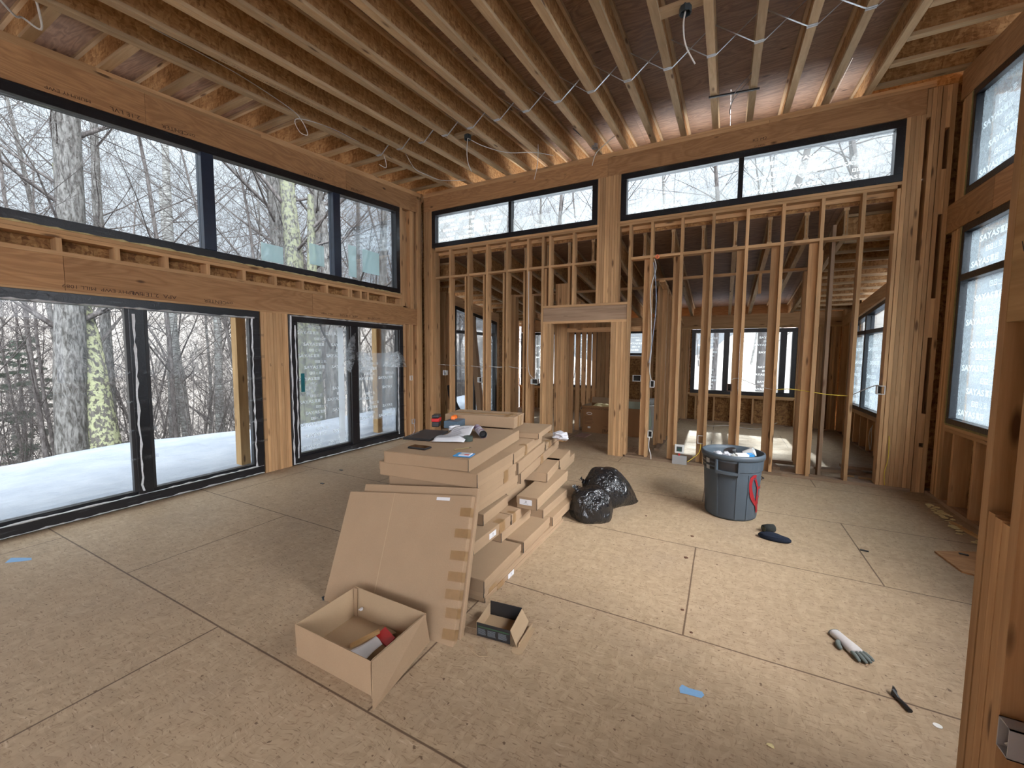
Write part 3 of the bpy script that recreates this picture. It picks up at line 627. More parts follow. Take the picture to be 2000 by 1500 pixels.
# door_1 and door_2
def slider(name, a0, a1, mulls, stile=.10, right=True):
    w, e_ = window(name, 'x', XL+.014, XL-.11, a0, a1, .012, 2.150, mulls, None, .10, .125, glassc=XL-.055)
    b = MB(); b.box(XL-.10, XL-.02, a0+.1, a1-.1, .112, .150); inl(b.build('track', FRAME, w), w)
    for i in range(0, len(e_), 2):
        if e_[i+1] < -.5: continue
        for y_ in ((e_[i], e_[i]+.03), (e_[i+1]-.03, e_[i+1])):
            b = MB(); b.box(XL-.045, XL+.004, y_[0], y_[1], .15, 2.05); inl(b.build('gasket', BLACK, w), w)
    return w, e_
d1, e1 = slider('door_1', -.62, 3.185, (.68, 1.935))
d2, e2 = slider('door_2', 3.59, 5.85, (4.70,))
def sill_tape(root, a0, a1, z, x, mat=FILMSTICK, seed=1):
    rnd = random.Random(seed); b = MB(); n = int((a1-a0)/.05); V = []; F = []
    for i in range(n+1):
        y = a0+(a1-a0)*i/n; h = rnd.uniform(.004, .018); V += [(x, y, z-h*.4), (x+.008+rnd.uniform(0, .01), y, z+h*.3), (x+.002, y, z+h)]
    for i in range(n): F += [(3*i, 3*i+1, 3*i+4, 3*i+3), (3*i+1, 3*i+2, 3*i+5, 3*i+4)]
    b.poly(V, F); return inl(b.build('torn_film_edge', mat, root), root)
sill_tape(d1, -.6, 3.17, .115, XL+.014, seed=2); sill_tape(d1, -.6, 3.17, .018, XL+.014, seed=5); sill_tape(d1, .2, 3.12, 2.055, XL+.012, seed=9)
sill_tape(d2, 3.6, 5.84, 2.13, XL+.014, seed=3); sill_tape(d2, 3.6, 5.84, .02, XL+.014, seed=4); sill_tape(w1, -.6, 5.79, 2.716, XL+.012, FOAM, seed=8)
sill_tape(w1, 1.0, 5.7, 2.80, XL-.058, FILMSTICK, seed=18)
def vtape(root, y, z0, z1, x, seed, mat=FILMSTICK):
    rnd = random.Random(seed); b = MB(); n = 26; V = []; F = []
    for i in range(n+1):
        z = z0+(z1-z0)*i/n; V += [(x, y+rnd.uniform(-.012, .005), z), (x+.006, y+rnd.uniform(.004, .022), z)]
    for i in range(n): F.append((2*i, 2*i+1, 2*i+3, 2*i+2))
    b.poly(V, F); return inl(b.build('torn_film_edge', mat, root), root)
vtape(d1, 3.075, .12, 2.05, XL+.018, 1); vtape(d1, 1.90, .15, 2.0, XL+.018, 2); vtape(d2, 3.60, .02, 2.13, XL+.018, 3); vtape(d2, 3.67, .1, 2.0, XL+.017, 4); vtape(d2, 5.70, .1, 1.6, XL+.017, 6)
film(d2, 'x', XL-.040, e2[0]+.02, e2[1]-.0, .16, 2.03, 11, drop=.12); film(d2, 'x', XL-.040, e2[2]+.0, e2[3]-.03, .45, 1.62, 12, drop=.2)
b = MB(); b.box(XL-.036, XL-.034, 4.42, 4.53, .17, 2.02); inl(b.build('film_seam_tape', FILMTXT, d2), d2)
def scraps(root, pts, c, mat):
    b = MB(); V = [(c+random.uniform(0, .03), p[0], p[1]) for p in pts]; cy = sum(p[0] for p in pts)/len(pts); cz = sum(p[1] for p in pts)/len(pts); V.append((c+.035, cy, cz)); n = len(pts)
    b.poly(V, [(i, (i+1) % n, n) for i in range(n)]); return inl(b.build('loose_film_flap', mat, root), root)
scraps(d2, [(4.72, 1.62), (4.86, 1.66), (4.98, 1.60), (5.12, 1.34), (5.0, 1.25), (4.80, 1.30)], XL+.005, FILMLOOSE)
scraps(d2, [(5.30, 1.38), (5.55, 1.62), (5.72, 1.66), (5.86, 1.55), (5.90, 1.36), (5.6, 1.36)], XL+.016, FILMLOOSE)
scraps(d2, [(4.45, 1.42), (4.62, 1.86), (4.72, 1.95), (4.69, 1.5), (4.6, 1.3)], XL+.016, FILMLOOSE)
scraps(d2, [(3.78, 1.12), (3.95, 1.20), (4.05, 1.15), (3.98, 1.04), (3.86, .98)], XL-.03, FILMLOOSE)
# printed words on the frames
def frame_words(root, M, n=1, size=.055, mat=None):
    return inl(text('printed_lettering', 'SAYAS富居', M, mat or FILMDIM, root, size, 1.25, .0012), root)
FILMDIM = filmmat('film_print_on_frame', (.55, .58, .6), .35)
for (y, z) in ((3.92, 2.085), (4.55, .06), (5.2, .055), (5.3, 2.09)): frame_words(d2, plane_matrix((XL+.0165, y, z), (0, 1, 0), (0, 0, 1)))
for z in (.45, .72, 1.0, 1.28, 1.56, 1.84): frame_words(d1, plane_matrix((XL+.0165, 3.13, z), (0, 1, 0), (0, 0, 1)), size=.035); frame_words(d2, plane_matrix((XL+.0165, 5.80, z-.1), (0, 1, 0), (0, 0, 1)), size=.03)
for z in (.5, .8, 1.1, 1.4): frame_words(d1, plane_matrix((XL+.0165, 1.935, z), (0, 1, 0), (0, 0, 1)), size=.04)
# stickers on door handle stile
tg = tag(MB().box(XL+.004, XL+.020, 3.745, 3.80, 1.05, 1.32).build('door_tag', TEAL), 'teal green tag hanging on the left stile of the smaller sliding door', 'tag')
recentre(tg); bevel(tg, .006)

# back clerestory windows
wtop = 4.372
w2, e_2 = window('window_2', 'y', YB-.012, YB+.11, -5.165, -1.872, 3.676, wtop, (-3.44,), None, .085, .055, glassc=YB+.06)
w3, e_3 = window('window_3', 'y', YB-.012, YB+.11, -1.506, 1.765, 3.676, wtop, (.10,), None, .085, .06, glassc=YB+.06)
film(w2, 'y', YB+.048, -5.05, -3.52, 3.77, 4.25, 21, drop=.05); film(w2, 'y', YB+.048, -3.40, -2.05, 3.77, 4.0, 22, drop=.2)
film(w3, 'y', YB+.048, -1.40, .05, 3.77, 3.98, 23, drop=.3); film(w3, 'y', YB+.048, .15, 1.66, 3.77, 4.27, 24, drop=.15)
for (x, z) in ((-4.3, 4.335), (-1.05, 4.335), (-.3, 3.715), (1.2, 4.335), (.1, 4.335)): inl(text('printed_lettering', 'SAYAS富居', plane_matrix((x, YB-.0155, z), (1, 0, 0), (0, 0, 1)), FILMDIM, w3 if x > -1.5 else w2, .06, 1.25, .0012), w3 if x > -1.5 else w2)
def tornflap(root, cx, cz, r, c, mat, seed):
    rnd = random.Random(seed); n = 11; V = [(cx+math.cos(2*PI*i/n)*r[0]*rnd.uniform(.5, 1.2), c-rnd.uniform(0, .03), cz+math.sin(2*PI*i/n)*r[1]*rnd.uniform(.5, 1.2)) for i in range(n)]+[(cx, c-.02, cz)]
    b = MB(); b.poly(V, [(i, (i+1) % n, n) for i in range(n)]); return inl(b.build('loose_film_flap', mat, root), root)
tornflap(w3, .82, 4.02, (.20, .15), YB+.04, FILMLOOSE, 2); tornflap(w3, 1.45, 4.02, (.17, .16), YB+.04, FILMLOOSE, 6); tornflap(w2, -4.1, 3.98, (.15, .14), YB+.04, FILMLOOSE, 3); tornflap(w2, -2.75, 3.82, (.2, .06), YB+.04, FILMLOOSE, 4)
# far wall windows
for i, (a, b_, c_, d_) in enumerate(FW):
    ml = {0: (-5.02,), 3: (0.04, 1.17)}.get(i, ())
    w, ee = window('window_%d' % (4+i), 'y', YF-.012, YF+.11, a, b_, c_, d_, ml, None, .07 if i != 3 else .09, .12, glassc=YF+.06)
    for k in range(0, len(ee), 2): film(w, 'y', YF+.048, ee[k]+.01, ee[k+1]-.01, c_+.1, d_-.1, 30+i*3+k, drop=.05, mat=FILMTHIN)
# right wall windows
w8, e8 = window('window_8', 'x', XR-.006, XR+.11, RWY[0], RWY[1], .886, 3.008, (), None, .075, .06, (2.46,), glassc=XR+.06)
r9 = lambda y: ceil_z(y)-.312
w9, e9 = window('window_9', 'x', XR-.006, XR+.11, RWY[0], RWY[1], 3.327, 0, (), r9, .075, .06, glassc=XR+.06)
film(w8, 'x', XR+.045, 3.5, 6.03, .97, 2.41, 41, FILMHEAVY, flip=True, drop=0.); film(w8, 'x', XR+.045, 3.5, 6.03, 2.50, 2.92, 42, FILMHEAVY, flip=True, drop=0.)
film(w9, 'x', XR+.045, 3.5, 6.03, 3.41, 4.2, 43, FILMHEAVY, flip=True, drop=.3, top=lambda y: r9(y)-.08)
P(w8, 'foam_bead', FOAMD, (XR-.010, XR+.02, 6.105, 6.128, .9, 3.0)); P(w8, 'foam_bead', FOAMD, (XR-.012, XR+.03, 3.5, 6.1, .886, .905)); P(w9, 'foam_bead', FOAMD, (XR-.010, XR+.02, 6.105, 6.128, 3.33, 4.38))
r10 = lambda y: 2.595-.125*(y-7.74)
w10, e10 = window('window_10', 'x', XR-.006, XR+.11, 7.745, 10.215, .652, 0, (9.25,), r10, .07, .07, (2.05,), glassc=XR+.06)
film(w10, 'x', XR+.045, 7.83, 9.2, .74, 1.99, 44, FILMHEAVY, flip=True, drop=0.); film(w10, 'x', XR+.045, 9.3, 10.1, .74, 1.99, 45, FILMHEAVY, flip=True, drop=0.)
# far left glazed door
d3t = lambda y: 2.70-.125*(y-7.5)
w11, e11 = window('window_11', 'x', XL+.012, XL-.11, 7.5, 9.42, .03, 0, (8.35,), d3t, .08, .08, (2.12,), glassc=XL-.055)
film(w11, 'x', XL-.045, 8.40, 9.3, .12, 2.05, 46, FILM, drop=.4)

# ------------------------------------------------------------------ outdoors
def sstep(a, b, x): t = max(0., min(1., (x-a)/(b-a))); return t*t*(3-2*t)
from mathutils import noise as MN
def ground_h(x, y):
    h = -.13+.05*MN.noise(Vector((x*.5, y*.5, 0)))+.02*MN.noise(Vector((x*1.7, y*1.7, 3)))
    if x < -6.4: h += .02
    ed = -9.4-.35*math.sin(y*.55)-.25*MN.noise(Vector((y*.4, 2, 0)))
    if x < ed: h -= 9.0*sstep(0, 26, ed-x)+.9*sstep(0, 1.4, ed-x)+3.0*sstep(20, 60, ed-x)
    if x < -75: h += .20*(-75-x)
    if y > 12: h += .045*(y-12)*sstep(-12, 2, x)
    if x > 3: h += .05*(x-3)+3.2*sstep(3.2, 7, x)*sstep(3.0, 6, y)
    return h
def axis(vals):
    out = []
    for a, b, n in vals: out += [a+(b-a)*i/n for i in range(n)]
    return out+[vals[-1][1]]
gx = axis([(-420, -90, 16), (-90, -30, 20), (-30, -5.6, 62), (-5.6, 3, 10), (3, 40, 18), (40, 300, 8)])
gy = axis([(-300, -40, 8), (-40, -4, 12), (-4, 20, 56), (20, 80, 24), (80, 400, 12)])
V = []; F = []
for y in gy:
    for x in gx:
        z = ground_h(x, y)
        if XL-.1 < x < XR+.1 and -7.1 < y < YF+.1: z = -.45
        V.append((x, y, z))
nx = len(gx)
for j in range(len(gy)-1):
    for i in range(nx-1): k = j*nx+i; F.append((k, k+1, k+nx+1, k+nx))
def snowmat():
    q = NM('snow_ground'); v = q.n('ShaderNodeTexCoord').outputs['Object']
    s = q.n('ShaderNodeSeparateXYZ', {0: v}); n = q.noise(v, .9, 5, .6); n2 = q.noise(v, 3.2, 5, .65)
    far = q.maprange(s.outputs[0], -10.0, -11.2, 0, 1); patch = q.maprange(n, .12, .34, 0, 1)
    brush = q.mix(n2, (.10, .085, .075), (.24, .205, .18))
    sn = q.mix(q.maprange(n2, .35, .65, 0, 1), (.165, .18, .21), (.20, .213, .24)); c = q.mix(q.ma('MULTIPLY', far, patch), sn, brush)
    fy = q.ma('MAXIMUM', q.maprange(s.outputs[1], 14.5, 22, 0, .85), q.ma('MULTIPLY', q.maprange(s.outputs[0], 4.5, 7, 0, .6), q.maprange(s.outputs[1], 3, 5, 0, 1))); c = q.mix(q.ma('MULTIPLY', fy, patch), c, brush)
    foot = q.vor(q.vm('MULTIPLY', v, (1.1, 2.2, 1)), 1.0); q.bump(q.ma('ADD', n2, q.maprange(foot, .1, .25, 0, .5)), .6, .08)
    return q.base(c, .8, .3)
b = MB(); b.poly(V, F); ground = struct(b.build('ground', snowmat(), smooth=True))
# far hillside across the valley
def hillmat():
    q = NM('wooded_hillside'); v = q.n('ShaderNodeTexCoord').outputs['Object']
    n = q.noise(q.vm('MULTIPLY', v, (1, 2.4, .6)), .9, 12, .85); n2 = q.noise(v, .02, 4)
    c = q.mix(q.maprange(n, .35, .65, 0, 1), (.13, .115, .11), (.42, .40, .40)); c = q.mix(q.maprange(n2, .5, .7, 0, .4), c, (.12, .15, .13)); return q.base(c, .9, .1)
V = []; F = []; m_ = 50
for j in range(m_+1):
    for i in range(61):
        y = -260+i*13; t = j/m_; x = -90-330*t
        V.append((x, y, -14+62*sstep(0, 1, t)*(1+.15*MN.noise(Vector((y*.008, 0, 0))))+3*MN.noise(Vector((x*.03, y*.03, 0)))))
for j in range(m_):
    for i in range(60): k = j*61+i; F.append((k, k+1, k+62, k+61))
b = MB(); b.poly(V, F); struct(b.build('hillside', hillmat(), smooth=True))

def barkmat(name, a, b_, spots=None, st=(8, 8, 2.2)):
    q = NM(name); v = q.n('ShaderNodeTexCoord').outputs['Object']
    n = q.noise(q.vm('MULTIPLY', v, st), 2.2, 6, .7, .5); c = q.mix(q.maprange(n, .40, .60, 0, 1), a, b_)
    if spots:
        n2 = q.noise(q.vm('MULTIPLY', v, (1, 1, .7)), 13, 3, .6); c = q.mix(q.maprange(n2, .47, .53, 0, .95), c, spots)
    q.bump(n, .9, .03); return q.base(c, .9, .15)
BARK = barkmat('grey_bark', (.035, .031, .028), (.135, .126, .118)); BARKD = barkmat('dark_twig_bark', (.045, .037, .035), (.115, .10, .094))
LICHEN = barkmat('lichen_bark', (.045, .04, .035), (.08, .072, .064), (.205, .205, .12))
MOSSY = barkmat('mossy_bark', (.035, .031, .028), (.115, .11, .098), (.145, .145, .095), (14, 14, 5)); BIRCH = barkmat('birch_bark', (.06, .055, .05), (.30, .29, .275), None, (2, 2, 14))
NEEDLE = simple('needle_green', (.035, .052, .035), .85, var=.4, scale=3)

def grow(b, rnd, p, d, r, L, lvl, maxl, mats, nseg=4, sides=(8, 5, 3, 3), dens=1., droop=0.):
    pts = [p.copy()]; rs = [r]; dd = d.copy()
    for i in range(nseg):
        dd = (dd+Vector((rnd.uniform(-1, 1), rnd.uniform(-1, 1), rnd.uniform(-.6, 1)-droop))*(.06 if lvl == 0 else .16)).normalized()
        pts.append(pts[-1]+dd*L/nseg); rs.append(r*(1-(i+1)/nseg*(.62 if lvl == 0 else .85)))
    b.tube(pts, rs, sides[lvl], mats[0] if lvl == 0 else mats[1], cap=False)
    if lvl >= maxl: return
    kids = int({0: 17, 1: 7, 2: 4}[lvl]*dens)
    for k in range(kids):
        t = rnd.uniform(.22 if lvl == 0 else .15, 1.) ; f = t*nseg; i = min(int(f), nseg-1); q = pts[i].lerp(pts[i+1], f-i)
        ax = (pts[i+1]-pts[i]).normalized(); side = ax.orthogonal().normalized(); side = Matrix.Rotation(rnd.uniform(0, 2*PI), 3, ax) @ side
        nd = (ax*rnd.uniform(.45, 1.1)+side+Vector((0, 0, .15))).normalized(); rr_ = rs[i]*rnd.uniform(.22, .42)
        grow(b, rnd, q, nd, max(rr_, .004), L*(rnd.uniform(.28, .48) if lvl == 0 else rnd.uniform(.35, .6)), lvl+1, maxl, mats, 3 if lvl else 4, sides, dens, droop)
def tree_mesh(seed, h, r, lean, mats, maxl=3, dens=1.):
    rnd = random.Random(seed); b = MB(); grow(b, rnd, Vector((0, 0, -.5)), Vector((lean[0], lean[1], 1)).normalized(), r, h, 0, maxl, mats, 6, (10, 5, 3, 3), dens)
    return b.mesh('tree')
protos = [tree_mesh(100+i, h, r, l, m) for i, (h, r, l, m) in enumerate([(15, .10, (.05, .02), (BARK, BARKD)), (13, .07, (-.06, .03), (BARKD, BARKD)), (17, .13, (.02, -.03), (BARK, BARKD)), (12, .06, (.10, -.05), (BARKD, BARKD)), (14, .09, (-.03, .08), (BIRCH, BARKD)), (9, .045, (.15, .1), (BARKD, BARKD)), (6, .03, (-.2, .12), (BARKD, BARKD))])]
for sd_ in (301, 302):                     # many-stemmed thickets
    rnd = random.Random(sd_); b = MB()
    for i in range(9): grow(b, rnd, Vector((rnd.uniform(-.9, .9), rnd.uniform(-.9, .9), -.4)), Vector((rnd.uniform(-.4, .4), rnd.uniform(-.4, .4), 1)).normalized(), .022, rnd.uniform(3, 5.5), 0, 2, (BARKD, BARKD), 5, (5, 3, 3, 3), .9)
    protos.append(b.mesh('thicket'))
for me in protos: me.polygons.foreach_set('use_smooth', [True]*len(me.polygons))
def put_tree(me, x, y, s, rz, label, cat='tree', group=None, z=None, name='bare_tree'):
    o = bpy.data.objects.new(name, me); C.objects.link(o); o.location = (x, y, (ground_h(x, y) if z is None else z)); o.scale = (s, s, s); o.rotation_euler = (0, 0, rz); tag(o, label, cat, group); return o
def trunk(name, pts, rs, mats, label, seed, kids=14, klen=4.0, cat='tree', low=.35):
    """a big individual tree: explicit trunk line with grown branches"""
    rnd = random.Random(seed); b = MB(); P_ = [Vector(p) for p in pts]; b.tube([p-P_[0] for p in P_], rs, 14, mats[0], cap=False)
    for k in range(kids):
        t = rnd.uniform(low, 1)*(len(P_)-1); i = min(int(t), len(P_)-2); q = P_[i].lerp(P_[i+1], t-i)-P_[0]
        a = rnd.uniform(0, 2*PI); grow(b, rnd, q, Vector((math.cos(a), math.sin(a), rnd.uniform(.3, 1.1))).normalized(), rs[i]*rnd.uniform(.12, .28), klen*rnd.uniform(.5, 1), 1, 3, mats, 4, (8, 5, 3, 3), 1.1)
    o = b.build(name, parent=None, smooth=True); o.location = P_[0]; tag(o, label, cat); return o
GB = -1.6
trunk('maple_tree', [(-12.9, 3.35, -2.2), (-13.0, 3.45, 1), (-13.0, 3.52, 2.4), (-13.0, 3.64, 4.6), (-13.05, 3.7, 7), (-13.0, 3.8, 12)], [.30, .27, .255, .24, .22, .10], (BARK, BARKD), 'thick grey rough-barked trunk rising through the left pane of the high window', 1, 12)
trunk('lichen_tree', [(-12.6, 3.95, -2.6), (-12.72, 3.9, -.9), (-12.95, 3.86, .5), (-13.25, 3.84, 1.9), (-13.6, 3.8, 3.2), (-14.1, 3.75, 6)], [.34, .30, .25, .235, .16, .05], (LICHEN, BARKD), 'leaning trunk covered in yellow-green lichen beyond the snow edge', 2, 9, 3.0, low=.5)
trunk('oak_tree', [(-12.3, 7.9, -2.5), (-12.6, 8.15, 1), (-12.8, 8.3, 5), (-13.05, 8.31, 7), (-13.2, 8.3, 12)], [.30, .26, .22, .19, .08], (BARK, BARKD), 'grey left trunk of the twin pair in the middle high pane', 3, 10)
trunk('mossy_oak_tree', [(-10.9, 7.6, -2.0), (-11.2, 7.75, 1.5), (-11.4, 7.85, 4.4), (-11.65, 7.87, 6.2), (-11.8, 7.9, 11)], [.28, .26, .24, .21, .08], (MOSSY, BARKD), 'speckled mossy right trunk of the twin pair in the middle high pane', 4, 9)
trunk('forked_tree', [(-12.4, 9.2, -2.5), (-12.7, 9.4, 2), (-12.75, 9.5, 5.4), (-12.68, 9.64, 6.8), (-12.4, 9.8, 11)], [.27, .22, .18, .17, .06], (BARK, BARKD), 'grey trunk bending right next to the middle mullion of the high window', 5, 10)
trunk('slender_tree', [(-16.2, 5.1, -4.5), (-16.5, 5.2, 4.5), (-16.65, 5.24, 6), (-16.8, 5.4, 12)], [.15, .12, .11, .05], (BARK, BARKD), 'pair-like slender trunk just right of the thick grey trunk', 6, 12)
trunk('pale_tree', [(-17.0, 6.9, -4.6), (-17.2, 7.2, 4.5), (-17.27, 7.24, 6.7), (-17.3, 7.3, 12)], [.17, .14, .12, .05], (BIRCH, BARKD), 'pale straight trunk near the right end of the first high pane', 7, 10)
trunk('birch_tree', [(-18.3, 8.1, -5.5), (-18.67, 8.08, -1.7), (-19.35, 8.08, 2.5), (-19.6, 8.0, 8)], [.19, .17, .13, .05], (BIRCH, BARKD), 'white birch leaning left behind the right pane of the large door', 8, 10)
trunk('birch_tree', [(-16.3, 8.0, -5.0), (-16.42, 8.12, -1.6), (-16.67, 8.34, 2.5), (-17.2, 8.3, 7)], [.16, .13, .12, .05], (BIRCH, BARKD), 'mottled birch beside the wooden porch post', 9, 10)
trunk('stump_tree', [(-10.7, 7.9, -1.9), (-10.7, 7.86, 0), (-10.6, 7.8, 1.3), (-10.4, 7.7, 6)], [.33, .27, .2, .08], (MOSSY, BARKD), 'shaggy-barked trunk behind the lower left of the smaller sliding door', 10, 6)
trunk('split_tree', [(-9.9, 7.95, -1.2), (-9.85, 7.9, 1.4), (-9.9, 7.9, 2.6), (-10.6, 8.2, 6)], [.24, .22, .18, .08], (BARK, BARKD), 'dark ridged trunk behind the left pane of the smaller sliding door', 11, 6)
trunk('ash_tree', [(-9.15, 8.9, -1.2), (-9.07, 8.84, 1.6), (-8.9, 8.8, 2.6), (-8.7, 8.8, 6)], [.18, .17, .14, .06], (BARK, BARKD), 'ridged trunk behind the right pane of the smaller sliding door', 12, 6)
trunk('maple_tree', [(1.2, 17.5, 0), (1.25, 17.4, 3.5), (1.5, 17.2, 5.5), (2.1, 17, 8), (2.6, 17, 11)], [.13, .13, .13, .11, .04], (BARKD, BARKD), 'dark branching tree behind the right pane of the right clerestory window', 21, 22, 5.0, low=.3)
trunk('maple_tree', [(-.35, 18.5, 0), (-.3, 18.4, 4), (-.35, 18.3, 6.5), (-.8, 18.2, 11)], [.10, .10, .09, .04], (BARKD, BARKD), 'dark trunk close to the mullion of the right clerestory window', 22, 22, 4.5, low=.3)
trunk('beech_tree', [(-3.6, 16.0, 0), (-3.65, 16, 3), (-3.8, 15.9, 5), (-4.2, 15.8, 9)], [.15, .13, .10, .03], (BARKD, BARKD), 'twiggy tree behind the right pane of the left clerestory window', 23, 24, 3.0, low=.3)
trunk('beech_tree', [(-7.8, 19, -.5), (-7.7, 19, 4), (-7.4, 18.8, 6), (-7.0, 18.5, 11)], [.2, .17, .13, .03], (BARKD, BARKD), 'tree behind the left pane of the left clerestory window', 24, 20, 4.0, low=.3)
trunk('oak_tree', [(4.2, 19, 0), (4.2, 19, 4), (4.0, 18.8, 7), (3.4, 18.5, 11)], [.24, .20, .16, .04], (BARKD, BARKD), 'tree behind the far right end of the right clerestory window', 25, 22, 5.0, low=.3)
# conifers down the slope
def conifer(x, y, h, label):
    rnd = random.Random(int(h*10)); b = MB(); b.tube([(0, 0, -.5), (0, 0, h)], [.14, .02], 8, BARKD)
    for i in range(70):
        z = h*(.12+.86*i/70); L = (h-z)*.30+.3; a = rnd.uniform(0, 2*PI); d = Vector((math.cos(a), math.sin(a), -.12)); q = Vector((0, 0, z))
        b.tube([q, q+d*L*.5, q+d*L+Vector((0, 0, .1))], [.02, .014, .004], 3, BARKD, cap=False)
        for k in range(16):
            t = rnd.uniform(.25, 1); s_ = Vector((-d.y, d.x, rnd.uniform(-.3, .3)))*rnd.choice((-1, 1)); w = q+d*L*t; e_ = w+(s_+d*.6)*rnd.uniform(.12, .4)*(1.1-t*.5)
            b.poly([w+Vector((0, 0, .03)), w-Vector((0, 0, .03)), e_-Vector((0, 0, .06)), e_+Vector((0, 0, .02))], [(0, 1, 2, 3)], NEEDLE)
    o = b.build('pine_tree'); o.location = (x, y, ground_h(x, y)); tag(o, label, 'tree')
conifer(-24.4, 5.1, 9.0, 'dark green pine below the slope at the far left'); conifer(-28.0, 8.3, 8.0, 'second small pine standing deeper in the woods on the left')
# the woods: copies, each an object of its own
rnd = random.Random(5); WOODS = 'bare trees in the woods left of the house'
cnt = 0
while cnt < 200:
    x = -rnd.uniform(11.5, 62) if cnt > 75 else -rnd.uniform(11.0, 22); y = rnd.uniform(-1, 62) if x < -30 else rnd.uniform(-.5, 28)
    az = math.degrees(math.atan2(-x, y))
    if not 28 < az < 92: continue
    if x > -14.5 and rnd.random() < .4: continue
    k = rnd.choice((0, 1, 2, 3, 4, 5, 5, 6, 1, 3, 7, 8, 7, 8)) if cnt > 40 else rnd.choice((7, 8, 5, 6))
    put_tree(protos[k], x, y, rnd.uniform(.75, 1.25)*(1.0 if x > -30 else 1.25), rnd.uniform(0, 6.28), 'one of the many leafless trees in the woods left of the house', 'tree', WOODS); cnt += 1
BACKG = 'bare trees behind the house'
for i in range(46):
    x = rnd.uniform(-26, 12); y = rnd.uniform(17, 55)
    if i < 14: y = rnd.uniform(16, 24)
    put_tree(protos[rnd.choice((0, 1, 2, 3, 5, 4))], x, y, rnd.uniform(.6, 1.05), rnd.uniform(0, 6.28), 'one of the leafless trees standing behind the house', 'tree', BACKG)
RIGHTG = 'bare trees to the right of the house'
for i in range(22): put_tree(protos[rnd.choice((0, 2, 3, 7, 8))], rnd.uniform(9, 24), rnd.uniform(4, 26), rnd.uniform(.6, 1.0), rnd.uniform(0, 6.28), 'one of the leafless trees to the right of the house', 'tree', RIGHTG)
# porch posts
for (x, y, lb) in ((-6.63, 3.60, 'square wooden porch post outside the large sliding door'), (-6.63, 6.40, 'square wooden porch post outside the smaller sliding door')):
    o = tag(MB().box(x-.07, x+.07, y-.07, y+.07, -.16, 2.75, ax=2).build('porch_post', FRESH), lb, 'post'); recentre(o); bevel(o, .004, 1)
o = tag(MB().box(-6.70, -6.56, 2.4, 6.58, 2.752, 2.99, ax=1).build('porch_beam', FRESH), 'wooden porch beam resting on the outdoor posts', 'beam'); recentre(o)

# ------------------------------------------------------------------ stack of flat cartons
STACK = 'flat kraft cartons in the stack'
def bulge_box(w, l, h, lift=.0, seed=0):
    """slightly uneven carton body; origin at the front right bottom corner, extends to -x and +y"""
    return [(-w, 0, 0), (0, 0, 0), (0, l, 0), (-w, l, 0), (-w, 0, h), (0, 0, h), (0, l, h), (-w, l, h)]
def carton(label, xr, yf, z0, z1, w, l, yaw, skirt=.6, tags=(), tapes=(), group=STACK, slit=True):
    r = empty('cardboard_carton', (xr, yf, z0+.0005), math.radians(yaw)); h = z1-z0-.001; tag(r, label, 'box', group)
    b = MB(); b.hexa(bulge_box(w-.008, l-.004, h-.004), m=None); o = b.build('body', CARD, r); o.location = (-.004, .002, 0); bevel(o, .003, 1)
    b = MB(); b.box(-w, 0, 0, l, h-.0035, h); b.box(-.0036, .0, .001, l-.001, h*(1-skirt), h-.0036); b.box(-w, -w+.0036, .001, l-.001, h*(1-skirt), h-.0036)
    o = b.build('lid', CARD, r); bevel(o, .002, 1)
    if slit: MB().box(-.0045, -.0012, -.0022, .0045, .003, h-.006).build('end_seam', INK, r)
    for (side, a, z, s) in tags:        # side 'r' right face at y=a, 'f' front face at x=-a
        if side == 'r': M = plane_matrix((.0006, a, z), (0, 1, 0), (0, 0, 1))
        else: M = plane_matrix((-a, -.0026, z), (1, 0, 0), (0, 0, 1))
        b = MB(); b.poly([M @ Vector(p) for p in ((-s, -s*.42, 0), (s, -s*.42, 0), (s, s*.42, 0), (-s, s*.42, 0))], [(0, 1, 2, 3)]); lb = b.build('shipping_label', WHITE, r)
        M2 = M @ Matrix.Translation((0, .003, .0008)); text('mark', 'K', M2 @ Matrix.Diagonal((-1, 1, 1, 1)), INK, lb, s*.5)
        b = MB(); [b.poly([M @ Vector(p) for p in ((-s*.4, -s*.27, .0008), (s*.4, -s*.27, .0008), (s*.4, -s*.24, .0008), (-s*.4, -s*.24, .0008))], [(0, 1, 2, 3)]) for _ in (0,)]; b.build('label_line', INK, lb)
    for (a, tw) in tapes:
        b = MB(); b.box(-.002, .0008, a, a+tw, h*.05, h*.95); b.box(-.06, .0004, a, a+tw, h-.001, h+.0006); b.build('packing_tape', TAPE, r)
    return r
L_ = 'of the flat carton stack'
